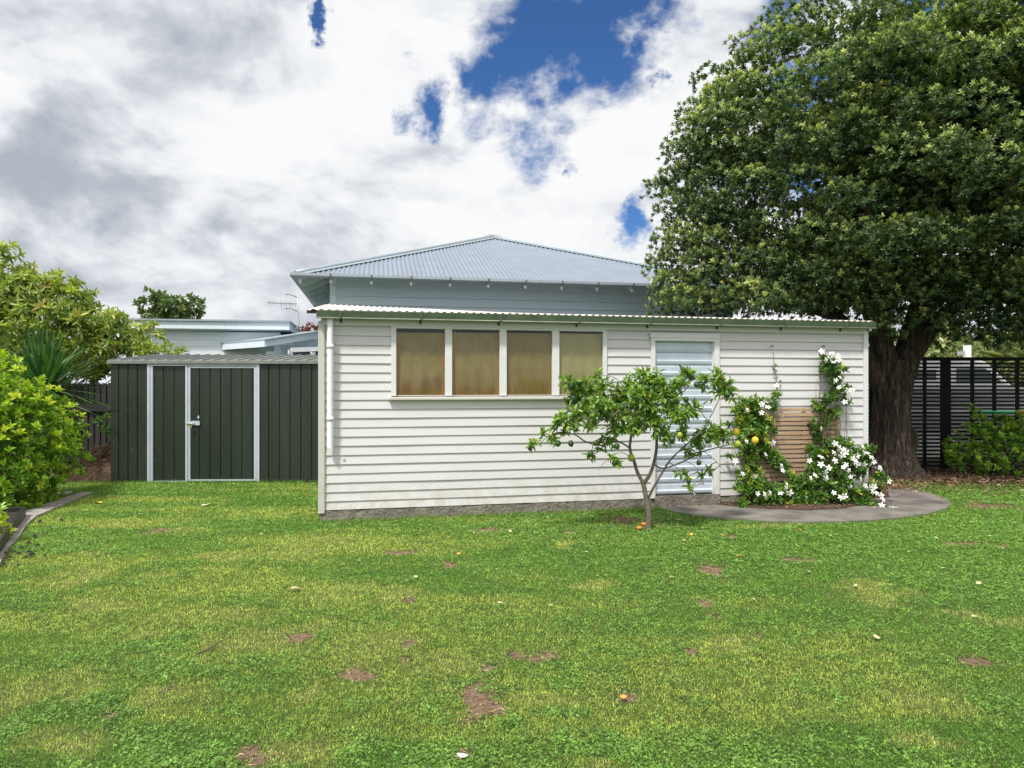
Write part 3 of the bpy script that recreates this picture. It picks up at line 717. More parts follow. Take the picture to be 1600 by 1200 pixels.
for i in range(8): mb.box(GW-.012, GW, .02+i*.18, .02+i*.18+.15, 0, GH+.012*i)
mb.box(GW-.011, GW-.004, .021, 1.5, .002, GH-.002); mb.build('side_wall', m_greenmetal, gs)
mb = MB(); mb.box(0, GW, 1.5, 1.51, 0, GH+.1); mb.build('back_wall', m_greenmetal, gs)
mb = MB(); mb.box(gx(230), gx(234.3), -.02, .015, 0, GH-.01); mb.box(gx(234.8), gx(238.5), -.014, .02, 0, GH-.01)
mb.box(gx(289), gx(292.6), -.018, .015, 0, GH-.01); mb.box(gx(399.5), gx(404), -.02, .015, 0, GH-.01)
mb.box(gx(238.5), gx(399.5), -.012, .01, GH-.035, GH-.012); mb.box(gx(238.5), gx(289), -.012, .01, .0, .025)
mb.build('door_surround', m_galv, gs)
mb = MB(); x0, x1 = gx(293.2), gx(399)
ribwall(mb, x0+.035, x1-.035, .05, GH-.07, .0, pitch=.175, groove=.014); mb.box(x0+.03, x1-.03, .018, .025, .03, GH-.06)
dr = mb.build('door', m_doorgreen, gs)
mb = MB(); mb.box(x0, x0+.036, -.014, .012, .02, GH-.045); mb.box(x1-.036, x1, -.014, .012, .02, GH-.045); mb.box(x0+.036, x1-.036, -.014, .012, GH-.07, GH-.045); mb.box(x0+.036, x1-.036, -.014, .012, .02, .048)
mb.build('door_frame', m_galv, dr)
zl = CAMH-(661-600)*gy/F
mb = MB(); mb.box(gx(298), gx(311.5), -.022, -.014, zl-.035, zl+.035); mb.tube([(gx(291), -.03, zl-.005), (gx(304), -.03, zl-.005)], .009, 8); mb.build('latch', m_galv, dr)
pl = empty('padlock', gA+Vector((gx(299.5), -.035, zl-.03)), 0, 'small brass padlock hanging from the latch of the dark green shed door', 'padlock')
mb = MB(); mb.box(-.02, .02, -.01, .01, -.05, -.012); mb.build('lock_body', m_brass, pl, .003)
mb = MB(); mb.tube([(-.013, 0, -.015), (-.013, 0, .012), (-.006, 0, .024), (.006, 0, .024), (.013, 0, .012), (.013, 0, -.015)], .0035, 6); mb.build('shackle', m_steel, pl)
mb = MB(); mb.add([(gx(308.5), -.003, zl+.06), (gx(310.5), -.003, zl+.09), (gx(309), -.003, zl+.13), (gx(307), -.003, zl+.1)], [(0, 1, 2, 3)]); mb.build('paint_chip', m_galv, dr)
mb = MB(); r4 = random.Random(8)
mb.tube([(0, .01, 0), (0, -.006, 0)], .006, 6); rv = mb.build('rivet', m_shedroof, gs); rv.location = (.3, 0, 1.2)
for q in range(33): o = rv.copy(); link(o); o.parent = gs; o.location = (r4.uniform(.05, 3.4), 0, r4.uniform(.1, 1.85))
# roof with ribs
mb = MB(); rx0, rx1, ry0, ry1 = -.04, GW+.03, -.05, 1.58; zr0, zr1 = GH+.05, GH+.21
mb.hexa([(rx0, ry0, zr0-.05), (rx1, ry0, zr0-.05), (rx1, ry1, zr1-.05), (rx0, ry1, zr1-.05), (rx0, ry0, zr0), (rx1, ry0, zr0), (rx1, ry1, zr1), (rx0, ry1, zr1)])
for i in range(20):
    x = rx0+.02+i*.187; mb.hexa([(x, ry0+.015, zr0), (x+.03, ry0+.015, zr0), (x+.03, ry1, zr1), (x, ry1, zr1), (x+.008, ry0+.015, zr0+.02), (x+.022, ry0+.015, zr0+.02), (x+.022, ry1, zr1+.02), (x+.008, ry1, zr1+.02)])
mb.build('roof', m_shedroof, gs)

# ================================================================= GROUND
mb = MB(); mb.add([(-400, -300, -.03), (400, -300, -.03), (400, 500, -.03), (-400, 500, -.03)], [(0, 1, 2, 3)])
tag(mb.build('ground', mat('far_ground', (.07, .09, .035), .95, var=.3, vscale=.4)), kind='structure')
bare_px = [(738, 1080, 24, 14), (762, 1100, 26, 14), (752, 1090, 34, 12), (556, 1053, 24, 12), (580, 1056, 14, 5), (470, 995, 15, 9), (803, 1025, 18, 8), (840, 1028, 16, 7), (862, 1023, 12, 5), (1110, 889, 20, 6), (1115, 895, 12, 9), (395, 1180, 26, 11), (410, 1190, 18, 10), (380, 1172, 14, 5), (618, 864, 26, 3.5), (1097, 943, 10, 5), (975, 1088, 17, 10), (1530, 1035, 22, 6), (1495, 849, 30, 3), (1560, 853, 22, 3), (635, 1008, 10, 7), (1078, 1016, 9, 6), (760, 828, 30, 3.5), (1120, 962, 8, 5), (1147, 840, 8, 4), (700, 884, 8, 5), (1540, 790, 40, 6), (636, 1033, 8, 5), (762, 1042, 12, 5), (265, 1078, 9, 4), (1183, 993, 8, 4), (250, 828, 20, 4), (1250, 875, 22, 3), (730, 1123, 14, 5), (640, 938, 9, 4), (710, 1180, 18, 9), (165, 1120, 14, 6), (890, 832, 9, 2.5), (975, 812, 26, 5)]
pale_px = [(420, 998, 70, 22), (365, 1010, 40, 18), (160, 945, 45, 9), (245, 967, 28, 6), (220, 992, 22, 7), (125, 900, 40, 14), (700, 1035, 36, 14), (265, 1085, 60, 22), (280, 1075, 25, 9), (520, 930, 34, 14), (930, 915, 30, 6), (480, 1085, 22, 12), (870, 1095, 60, 8), (840, 1090, 50, 8), (1490, 955, 30, 10), (1570, 970, 40, 9), (1370, 930, 60, 20), (300, 827, 20, 3), (345, 958, 24, 9), (245, 900, 22, 4), (180, 820, 26, 6), (350, 960, 60, 12), (1140, 1003, 30, 16), (880, 850, 14, 6), (1190, 822, 45, 3), (470, 862, 40, 8), (500, 845, 40, 5), (140, 865, 20, 4), (60, 1080, 60, 30), (90, 1160, 60, 24), (480, 1180, 60, 20), (590, 1010, 50, 24), (1450, 1100, 60, 20), (620, 925, 20, 12), (945, 1195, 30, 12), (1440, 1150, 50, 15), (340, 870, 30, 6)]
def field(x, y, lst, jit=.35, seed=11):
    w1 = (vnoise(x, y, 5.5, seed, 3)-.5); w2 = (vnoise(x, y, 5.5, seed+1, 3)-.5); out = np.zeros_like(x)
    for (px, py, rx, ry) in lst:
        g_ = G(px, py); sx = rx*g_.y/F; sy = ry*g_.y**2/(F*CAMH)
        d2 = ((x-g_.x)/sx+w1*jit*6)**2+((y-g_.y)/sy+w2*jit*6)**2
        out = np.maximum(out, np.exp(-d2*.8))
    return out
poly_path = [G(*p) for p in ((1024, 794), (1040, 799), (1062, 804), (1090, 809), (1125, 813), (1200, 817.5), (1270, 819), (1340, 818), (1400, 813), (1450, 806), (1478, 798), (1487, 791), (1480, 783), (1462, 776), (1435, 769), (1405, 763), (1375, 760), (1345, 764))]
pp = [s2w(SL+.3, .25, 0), s2w(SL+.1, -.04, 0), s2w(4.6, -.04, 0), s2w(s_of(1024), -.045, 0)]
poly_path = poly_path+[Vector((p.x, p.y, 0)) for p in pp[0:]]
bed_front = [G(*p) for p in ((1112, 791), (1150, 795), (1200, 799), (1260, 801), (1320, 798), (1350, 790), (1375, 776), (1376, 771), (1384, 764))]
poly_bed = bed_front+[s2w(SL+.35, -.04, 0), s2w(s_of(1112), -.045, 0)]
edge_poly = [G(*p) for p in ((146, 772), (118, 783), (88, 796), (58, 809), (42, 822), (30, 842), (12, 862), (0, 884), (-60, 960), (-110, 960), (-50, 870), (-12, 838), (20, 812), (45, 800), (75, 789), (100, 780), (128, 772))]
def inpoly(x, y, poly):
    ins = np.zeros(x.shape, bool); n = len(poly)
    for i in range(n):
        a_, b_ = poly[i], poly[(i+1) % n]
        if a_.y == b_.y: continue
        c = ((a_.y > y) != (b_.y > y)) & (x < (b_.x-a_.x)*(y-a_.y)/(b_.y-a_.y)+a_.x); ins ^= c
    return ins
def zone_shade(x, y):   # leaf litter ground round the big tree
    return np.clip(1.25-np.hypot((x-7.8)/3.2, (y-12.0)/2.0), 0, 1)
# lawn sheet: a fine grid carrying where the turf is worn
nx, ny = 520, 330
xs = np.linspace(-13, 13, nx); ys = np.linspace(.6, 14.5, ny); X, Y = np.meshgrid(xs, ys, indexing='ij')
bare = field(X, Y, bare_px); pale = field(X, Y, pale_px)
lit = np.clip(zone_shade(X, Y)*1.3+(vnoise(X, Y, 2.5, 4)-.5)*.9, 0, 1)*(zone_shade(X, Y) > .02)
pileg = np.clip(1.2-np.hypot((X+6.9)/1.1, (Y-12.4)/.9), 0, 1)
lit = np.maximum(lit, pileg)
Z = (vnoise(X, Y, .5, 9)-.5)*.02
V = np.stack([X, Y, Z], -1).reshape(-1, 3); I, J = np.meshgrid(np.arange(nx-1), np.arange(ny-1), indexing='ij'); I = I.ravel(); J = J.ravel()
Fc = np.stack([I*ny+J, (I+1)*ny+J, (I+1)*ny+J+1, I*ny+J+1], 1)
m_lawn = bpy.data.materials.new('lawn_turf'); m_lawn.use_nodes = True; t = m_lawn.node_tree; b = t.nodes['Principled BSDF']
b.inputs['Roughness'].default_value = .9; b.inputs['Specular IOR Level'].default_value = .15
c = nd(t, 'ShaderNodeTexCoord').outputs['Object']
fine = NOISE(t, c, 70, 6, .75); mid = NOISE(t, c, 2.2, 5, .6); fine2 = NOISE(t, c, 24, 5, .7)
gcol = MIX(t, MAPR(t, mid, .35, .65, 0, 1), (.095, .18, .028), (.155, .23, .04))
gcol = MIX(t, MAPR(t, fine, .42, .6, 0, 1), (.022, .045, .012), gcol)
gcol = MIX(t, M(t, 'MULTIPLY', MAPR(t, nd(t, 'ShaderNodeAttribute', attribute_name='pale').outputs['Fac'],   .2, .9, 0, 1), .18), gcol, (.26, .27, .09))
dirtc = MIX(t, MAPR(t, fine, .35, .65, 0, 1), (.11, .07, .045), (.34, .23, .15))
dirtc = MIX(t, MAPR(t, fine2, .4, .7, 0, .6), dirtc, (.33, .24, .17))
bf = MAPR(t, M(t, 'ADD', nd(t, 'ShaderNodeAttribute', attribute_name='bare').outputs['Fac'], M(t, 'MULTIPLY', M(t, 'SUBTRACT', fine2, .5), .5)), .42, .72, 0, 1)
gcol = MIX(t, bf, gcol, dirtc)
lc = MIX(t, MAPR(t, fine, .3, .7, 0, 1), (.015, .011, .008), (.075, .05, .03))
lf = MAPR(t, M(t, 'ADD', nd(t, 'ShaderNodeAttribute', attribute_name='litter').outputs['Fac'], M(t, 'MULTIPLY', M(t, 'SUBTRACT', fine2, .5), .6)), .35, .7, 0, 1)
gcol = MIX(t, lf, gcol, lc)
lk(t, gcol, b.inputs['Base Color'])
bp = nd(t, 'ShaderNodeBump'); bp.inputs['Strength'].default_value = 1; bp.inputs['Distance'].default_value = .02
lk(t, fine, bp.inputs['Height']); lk(t, bp.outputs[0], b.inputs['Normal'])
tag(npmesh('lawn', V, Fc, m_lawn, smooth=True, extra={'bare': bare.ravel(), 'pale': pale.ravel(), 'litter': lit.ravel()}), kind='structure')

def slab(name, poly, z0, z1, m, **k):
    n = len(poly); mb = MB()
    mb.add([(p.x, p.y, z0) for p in poly]+[(p.x, p.y, z1) for p in poly], [tuple(range(n, 2*n))]+[(i, (i+1) % n, n+(i+1) % n, n+i) for i in range(n)])
    return tag(mb.build(name, m), **k)
def area(poly): return sum(poly[i].x*poly[(i+1) % len(poly)].y-poly[(i+1) % len(poly)].x*poly[i].y for i in range(len(poly)))
for pl_ in (poly_path, poly_bed, edge_poly):
    if area(pl_) < 0: pl_.reverse()
slab('path', poly_path, -.04, .028, m_path, kind='structure')
slab('flower_bed', poly_bed, -.03, .045, m_mulch, kind='structure')
slab('concrete_edging', edge_poly, -.04, .03, mat('pale_concrete', (.30, .27, .24), .9, var=.35, vscale=9, bump=.8, bscale=40), label='low pale concrete edging strip at the left rim of the lawn', cat='edging')
bcx = G(115, 764)
slab('paving_slab', [G(*p) for p in ((70, 776), (112, 773), (114, 769), (84, 771))][::1], -.03, .022, bpy.data.materials['pale_concrete'], label='narrow concrete strip half buried in grass by the hedge foot', cat='paving')

# ---- grass and clover
def lawnmask(x, y):
    s, t_ = w2s(x, y) if False else (cu*(x-O1.x)+su*(y-O1.y), -su*(x-O1.x)+cu*(y-O1.y))
    m = ~((s > -.03) & (s < SL+.06) & (t_ > -.045) & (t_ < 3.2))
    m &= ~inpoly(x, y, poly_path); m &= ~inpoly(x, y, edge_poly)
    m &= ~((x > -6.55) & (x < -2.8) & (y > 11.07)); m &= y < 13
    m &= ~((x < -6.6) & (y > 11.9))
    return m
NB = 1150000
Yd = (2.25**.55+(13.2**.55-2.25**.55)*rng.random(NB))**(1/.55)
Xd = (rng.random(NB)*2-1)*(.80*Yd+.35)
keep = lawnmask(Xd, Yd); Xd = Xd[keep]; Yd = Yd[keep]
br = field(Xd, Yd, bare_px); pf = field(Xd, Yd, pale_px)
zl_ = zone_shade(Xd, Yd)
keep = (rng.random(len(Xd)) > np.clip(br*2.1+(vnoise(Xd, Yd, 16, 40, 2)-.5)*1.5-.75, 0, .985)) & (rng.random(len(Xd)) > np.clip((zl_-.25)*1.6, 0, .98))
Xd = Xd[keep]; Yd = Yd[keep]; pf = pf[keep]; br = br[keep]
big = vnoise(Xd, Yd, .55, 21, 3); med = vnoise(Xd, Yd, 1.7, 22, 3); sml = vnoise(Xd, Yd, 9, 23, 2)
tiny = vnoise(Xd, Yd, 28, 27, 2)
strk = vnoise(Xd*.55+Yd*.2, Yd*2.2, 1.1, 61, 3)
cl = (big*.45+med*.3+(1-strk)*.3+Xd*.028-.06-(pf*.45)+(sml-.5)*.45)
isclo = cl+rng.normal(0, .1, len(cl)) > .53
n = len(Xd); zg = (vnoise(Xd, Yd, .5, 9)-.5)*.02
# blades
bi = np.where(~isclo)[0]; sc = np.clip(Yd[bi]/4.5, .8, 2.2)
hgt = rng.uniform(.009, .024, len(bi))*(1+.25*(sc-1)); wd = rng.uniform(.0028, .005, len(bi))*sc
ang = rng.uniform(0, 2*math.pi, len(bi)); lean = rng.uniform(.2, 1.35, len(bi)); la = rng.uniform(0, 2*math.pi, len(bi))
p = np.stack([Xd[bi], Yd[bi], zg[bi]-.002], 1); side = np.stack([np.cos(ang), np.sin(ang), 0*ang], 1)*wd[:, None]/2
tipd = np.stack([np.cos(la)*np.sin(lean), np.sin(la)*np.sin(lean), np.cos(lean)], 1)*hgt[:, None]
Vb = np.stack([p-side, p+side, p+tipd], 1).reshape(-1, 3); Fb = np.arange(len(bi)*3).reshape(-1, 3)
yel = np.clip((med[bi]-.47)*1.6+(strk[bi]-.45)*2.2+np.clip(-Xd[bi]*.06,-.15,.25)+pf[bi]*.35+pf[bi]*(.2+.7*sml[bi])*.9+(.6-cl[bi])*1.3+(sml[bi]-.5)*.5+rng.normal(0, .2, len(bi)), 0, 1)[:, None]
colb = np.array([.15, .35, .04])*(1-yel)+np.array([.56, .64, .13])*yel
dry = (rng.random(len(bi)) < .05+.3*pf[bi]+.5*np.clip(br[bi]*2, 0, 1))[:, None]
colb = np.where(dry, np.array([.52, .45, .22]), colb)*rng.uniform(.5, 1.4, (len(bi), 1))*(.45+.95*tiny[bi][:, None])
# clover leaflets: three small ovals on each stalk
ci = np.where(isclo)[0]; ci = ci[rng.random(len(ci)) < .8]; m3 = len(ci)
cen = np.stack([Xd[ci], Yd[ci], zg[ci]+rng.uniform(.004, .022, m3)], 1)
tilt = unit(np.stack([rng.normal(0, .45, m3), rng.normal(0, .45, m3), np.ones(m3)], 1))
a0 = rng.uniform(0, 2*math.pi, m3); scc = np.clip(Yd[ci]/5.5, .85, 1.6)*rng.uniform(.0034, .0062, m3)
Vc = []
for q in range(3):
    aa = a0+q*2.094; dv = np.stack([np.cos(aa), np.sin(aa), 0*aa], 1); dv = unit(dv-tilt*(dv*tilt).sum(1, keepdims=True)); sv_ = np.cross(tilt, dv)
    s_ = scc[:, None]
    Vc.append(np.stack([cen, cen+dv*s_*.9+sv_*s_*.55+tilt*s_*.15, cen+dv*s_*1.45, cen+dv*s_*.9-sv_*s_*.55+tilt*s_*.15], 1))
Vc = np.stack(Vc, 1).reshape(-1, 3); Fq = np.arange(len(Vc)).reshape(-1, 4)
Ft = np.concatenate([Fq[:, [0, 1, 2]], Fq[:, [0, 2, 3]]])
colc = np.array([.055, .14, .03])*(1-.5*yel.mean())+0*cen; tn = rng.uniform(0, 1, (m3, 1))
colc = (np.array([.12, .29, .04])*(1-tn)+np.array([.30, .47, .10])*tn)*rng.uniform(.6, 1.4, (m3, 1))*(.42+.98*tiny[ci][:, None]); colc = np.repeat(colc, 3, 0); colc = np.concatenate([colc, colc])
m_grass = bpy.data.materials.new('grass_blades'); m_grass.use_nodes = True; t = m_grass.node_tree; b = t.nodes['Principled BSDF']
at = nd(t, 'ShaderNodeAttribute', attribute_name='tint'); lk(t, at.outputs['Color'], b.inputs['Base Color']); b.inputs['Roughness'].default_value = .5; b.inputs['Specular IOR Level'].default_value = .35
tr = nd(t, 'ShaderNodeBsdfTranslucent'); lk(t, MIX(t, 1.0, at.outputs['Color'], (1.3, 1.4, .8), 'MULTIPLY'), tr.inputs[0])
mx = nd(t, 'ShaderNodeMixShader'); mx.inputs[0].default_value = .3; lk(t, b.outputs[0], mx.inputs[1]); lk(t, tr.outputs[0], mx.inputs[2]); lk(t, mx.outputs[0], t.nodes['Material Output'].inputs[0])
g = npmesh('grass', Vb, Fb, m_grass, col=colb); tag(g, 'short mown green grass with paler yellow patches covering the lawn', 'grass', kind='stuff')
g = npmesh('clover', Vc, Ft, m_grass, col=colc); tag(g, 'patches of small round clover leaves growing through the lawn', 'clover', kind='stuff')
# tufts against the sheds and slabs
tp = []
for i in range(2600):
    s = random.uniform(0, SL*.66); tp.append(s2w(s, -.06-abs(random.gauss(0, .035)), 0))
for i in range(1500): tp.append(Vector((random.uniform(-6.5, -3), 11.07-abs(random.gauss(0, .03)), 0)))
for poly, N_ in ((poly_path, 2600), (edge_poly, 900)):
    for i in range(N_):
        j = random.randrange(len(poly)); a_, b_ = poly[j], poly[(j+1) % len(poly)]; q = a_.lerp(b_, random.random()); tp.append(q+Vector((random.gauss(0, .02), random.gauss(0, .02)-.015, 0)))
tp = np.array([[p.x, p.y, -.005] for p in tp]); ok = lawnmask(tp[:, 0], tp[:, 1]) | (rng.random(len(tp)) < .15); tp = tp[ok]
n = len(tp); hh = rng.uniform(.03, .075, n)[:, None]; an = rng.uniform(0, 6.28, n); sd_ = np.stack([np.cos(an), np.sin(an), 0*an], 1)*.003; ld = np.stack([rng.normal(0, .35, n), rng.normal(0, .35, n), np.ones(n)], 1)*hh
Vt = np.stack([tp-sd_, tp+sd_, tp+ld], 1).reshape(-1, 3); ct = np.array([.14, .27, .04])*rng.uniform(.7, 1.7, (n, 1))
tag(npmesh('grass_tufts', Vt, np.arange(3*n).reshape(-1, 3), m_grass, col=ct), 'longer unmown grass tufts along walls and path edges', 'grass', kind='stuff')

# ================================================================= BIG TREE
TB = Vector((6.58, 11.85, 0))
big_tree = empty('evergreen_tree', TB, 0, 'huge dark evergreen tree with thick shaggy brown trunk right of the white shed', 'tree')
def bark_tube(mb, pts, rad, n=56, amp=.06, seed=0, flare=None):
    pts = [Vector(p) for p in pts]; fine_ = []; fr_ = []
    for i in range(len(pts)-1):
        m = max(3, int((pts[i+1]-pts[i]).length/.05))
        for j in range(m): q = j/m; fine_.append(pts[i].lerp(pts[i+1], q)); fr_.append(rad[i]*(1-q)+rad[i+1]*q)
    fine_.append(pts[-1]); fr_.append(rad[-1])
    for _ in range(4):
        fine_ = [fine_[0]]+[(fine_[i-1]+fine_[i]*2+fine_[i+1])/4 for i in range(1, len(fine_)-1)]+[fine_[-1]]
        fr_ = [fr_[0]]+[(fr_[i-1]+fr_[i]*2+fr_[i+1])/4 for i in range(1, len(fr_)-1)]+[fr_[-1]]
    base = len(mb.v); ref = Vector((1, 0, 0))
    for i, p in enumerate(fine_):
        d = (fine_[min(i+1, len(fine_)-1)]-fine_[max(i-1, 0)]).normalized(); ref = (ref-d*ref.dot(d)).normalized(); bb = d.cross(ref)
        for k in range(n):
            t_ = 2*math.pi*k/n; o = ref*math.cos(t_)+bb*math.sin(t_)
            v = mn.noise(Vector((o.x*2.2, o.y*2.2, p.z*.5+seed)))*1.2+(.5-2*abs(mn.noise(Vector((o.x*4.5+p.z*.4, o.y*4.5, p.z*.8+seed)))))*.9+(.4-1.8*abs(mn.noise(Vector((o.x*12, o.y*12, p.z*1.6+seed)))))*.6
            ex = 0
            if flare and p.z < .6: ex = flare*(1-p.z/.6)**2*(.5+.9*max(0, math.sin(t_*5+1.3)))
            mb.v.append(tuple(p+o*(fr_[i]*(1+amp*v)+ex)))
    for i in range(len(fine_)-1):
        for k in range(n):
            q = base+i*n; mb.f.append((q+k, q+(k+1) % n, q+n+(k+1) % n, q+n+k)); mb.m.append(0); mb.sm.append(True)
mb = MB()
loc = lambda px, py, d=11.85: P(px, py, d)-TB
bark_tube(mb, [(0, 0, -.1), (.0, 0, .3), (.0, .02, .75), (.02, .02, 1.15), (.06, .05, 1.6), (.12, .1, 1.95)], [.43, .37, .325, .285, .30, .32], n=90, amp=.13, flare=.2)
# burl on the right flank
bark_tube(mb, [(.2, -.05, .35), (.3, -.08, .6), (.27, -.08, .85)], [.06, .15, .08], n=30, amp=.12, seed=4)
limbs = [([(-.1, .05, 1.5), (-.38, .05, 2.0), (-.75, .1, 2.6), (-1.6, .2, 3.5), (-2.6, .3, 4.4)], [.17, .15, .13, .10, .05]),
         ([(.0, .05, 1.7), (-.12, .05, 2.3), (-.25, .0, 3.2), (-.5, -.2, 4.6), (-.6, -.3, 6)], [.2, .17, .15, .12, .05]),
         ([(.25, .1, 1.75), (.42, .1, 2.4), (.62, .1, 3.1), (.95, .2, 4.4), (1.2, .3, 6.6)], [.22, .2, .17, .13, .05]),
         ([(.3, .1, 1.9), (.75, -.1, 2.7), (1.6, -.5, 3.6), (2.6, -.9, 4.3)], [.16, .12, .09, .04]),
         ([(.0, .1, 1.9), (.0, .8, 3.2), (.2, 1.8, 4.8)], [.2, .15, .05]),
         ([(-.3, .0, 2.6), (-.8, -1.0, 3.5), (-1.2, -1.5, 4.4)], [.12, .09, .03]),
         ([(.7, 0, 3.0), (1.0, -1.2, 4.0), (1.1, -1.6, 5)], [.12, .08, .03]),
         ([(-.9, .1, 2.8), (-2.0, 0, 3.1), (-3.3, -.1, 3.5)], [.1, .07, .03])]
for i, (pt, rd) in enumerate(limbs): bark_tube(mb, pt, rd, n=26, amp=.09, seed=i*3)
big_mb = mb
# crown: clumps of rosettes on and in a lopsided volume
r5 = np.random.default_rng(11)
clc = []; clr = []
CC = np.array([1.15, -.0, 5.3]); RX, RYY, RZ = 4.75, 3.2, 4.0
tries = 0
while len(clc) < 420 and tries < 60000:
    tries += 1
    v = sph(1, r5)[0]; q = r5.uniform(.72, .97) if r5.random() < .86 else r5.uniform(.3, .7)
    zfac = 1.0
    p = CC+v*np.array([RX, RYY, RZ])*q
    if v[2] < 0: p[2] = CC[2]+v[2]*3.0*q
    if v[2] > 0 and v[0] < 0: p[0] += v[2]**1.2*1.5      # left shoulder leans inward towards the top
    if v[2] > 0: p[1] += v[2]*.3
    rad = r5.uniform(.38, .62)
    if p[2]-rad < 2.15: continue
    # keep an opening round the fork of the trunk
    if p[2] < 3.1 and abs(p[0]-.15) < .75 and p[1] < 1.2 and r5.random() < .8: continue
    if p[2] < 3.0 and p[0] < -2.2 and p[1] < -1.5: continue
    if any(np.linalg.norm(p-c_) < (rad+r_)*.6 for c_, r_ in zip(clc, clr)): continue
    clc.append(p); clr.append(rad)
# drooping skirts low left over the shed roof and low right
for px, py, d, rad in tuple((q, 480+(q//28 % 3)*4, 11.9, .34) for q in range(1042, 1350, 27))+tuple((q, 452, 12.3, .48) for q in range(1060, 1360, 42))+tuple((q, 415, 12.6, .6) for q in range(1075, 1400, 60))+((1050, 455, 11.6, .42), (1080, 475, 11.2, .38), (1120, 450, 11, .5), (1160, 470, 10.9, .45), (1200, 470, 10.8, .42), (1250, 478, 11.2, .4), (1300, 470, 11.2, .42), (1350, 462, 11, .5), (1385, 520, 11.0, .25), (1395, 500, 11.1, .3), (1470, 480, 10.9, .42), (1500, 500, 11, .42), (1540, 490, 10.8, .5), (1580, 500, 10.6, .5), (1600, 480, 10.5, .6), (1440, 440, 10.9, .5), (1520, 440, 10.7, .5), (1345, 480, 11.6, .3), (1640, 500, 11, .6), (1480, 515, 11.6, .25), (1240, 440, 10.8, .5), (1040, 420, 11.9, .4), (1032, 300, 11.9, .33), (1060, 330, 11.7, .45), (1048, 380, 11.8, .4), (1065, 240, 11.9, .38), (1085, 180, 12, .35), (1110, 130, 12, .36), (1165, 75, 12, .33), (1085, 210, 11.4, .4), (1120, 210, 11.2, .45), (1075, 250, 11.4, .4), (1055, 285, 11.5, .35), (1090, 330, 11.2, .45), (1120, 300, 11, .5), (1075, 380, 11.4, .42), (1110, 390, 11.1, .45), (1120, 340, 11, .5), (1140, 250, 11, .5), (1150, 150, 11.4, .45), (1180, 110, 11.4, .45), (1130, 160, 11.7, .4), (1160, 200, 11, .5), (1200, 150, 11, .5), (1210, 80, 11.4, .45), (1250, 50, 11.4, .45), (1060, 300, 12.4, .4), (1080, 350, 12.5, .5), (1100, 280, 12.6, .5), (1110, 220, 12.6, .5), (1110, 400, 12.6, .5), (1150, 350, 12.8, .6), (1150, 270, 12.8, .6), (1140, 440, 12.6, .5), (1225, 25, 12, .35), (1200, 60, 12, .4), (1130, 170, 12, .5), (1095, 270, 11.8, .5), (1060, 470, 11.4, .33), (1100, 478, 11.2, .33), (1140, 480, 11, .33), (1180, 482, 10.8, .33), (1220, 482, 10.8, .33), (1270, 482, 11, .35), (1320, 480, 11, .35), (1365, 488, 10.9, .3), (1410, 470, 10.8, .38), (1425, 440, 10.6, .4), (1390, 445, 10.7, .4), (1340, 430, 10.6, .45), (1290, 440, 10.6, .45), (1380, 512, 10.9, .25), (1400, 530, 11.1, .18), (1450, 505, 10.8, .28), (1520, 515, 10.8, .33), (1560, 522, 10.8, .33), (1600, 520, 10.6, .36), (1640, 525, 10.6, .4), (1510, 530, 10.9, .28), (1545, 538, 10.8, .28), (1590, 535, 10.6, .3), (1620, 540, 10.6, .3), (1475, 525, 11.2, .22), (1480, 455, 10.6, .45), (1560, 455, 10.5, .5), (1430, 400, 10.3, .5), (1370, 400, 10.3, .5), (1500, 400, 10.2, .5), (1100, 420, 11.2, .45), (1150, 420, 11, .45), (1200, 420, 10.8, .5), (1055, 445, 11.8, .3)):
    v = P(px, py, d)-TB; clc.append(np.array(v)); clr.append(rad)
nsurf = len(clc)
for i in range(150):        # looser inner foliage
    v = sph(1, r5)[0]*r5.uniform(.15, .62); p = CC+v*np.array([RX, RYY, RZ*(.72 if v[2] < 0 else 1)])
    if p[2] > 3.0: clc.append(p); clr.append(r5.uniform(.6, .85))
clc = np.array(clc); clr = np.array(clr)
nr = (clr**2*np.where(np.arange(len(clc)) < nsurf, 450, 90)).astype(int); ids = np.repeat(np.arange(len(clc)), nr); n = len(ids)
v = sph(n, r5); v[:, 2] = np.where(v[:, 2] < -.35, -v[:, 2], v[:, 2]); v = unit(v)
rad = clr[ids]*(r5.random(n)**.16)*r5.uniform(.85, 1.1, n)
C = clc[ids]+v*rad[:, None]*np.array([1.05, 1.05, .85])
outw = unit(clc-CC)[ids]
A = unit(v*.8+np.array([0, 0, .75])+outw*.35+r5.normal(0, .25, (n, 3)))
K = 9
Pn, Dn, Nn = rosettes(C, A, K, 1.15, r5)
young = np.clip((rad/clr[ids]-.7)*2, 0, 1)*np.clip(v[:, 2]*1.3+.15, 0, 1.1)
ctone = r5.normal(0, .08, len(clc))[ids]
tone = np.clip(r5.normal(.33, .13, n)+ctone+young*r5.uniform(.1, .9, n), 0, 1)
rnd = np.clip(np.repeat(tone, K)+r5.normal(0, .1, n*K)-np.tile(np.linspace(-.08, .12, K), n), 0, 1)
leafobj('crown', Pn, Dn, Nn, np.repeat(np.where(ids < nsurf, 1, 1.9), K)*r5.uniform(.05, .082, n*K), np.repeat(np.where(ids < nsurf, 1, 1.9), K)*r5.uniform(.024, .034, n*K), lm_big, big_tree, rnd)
print('big tree clumps', len(clc), 'rosettes', n)
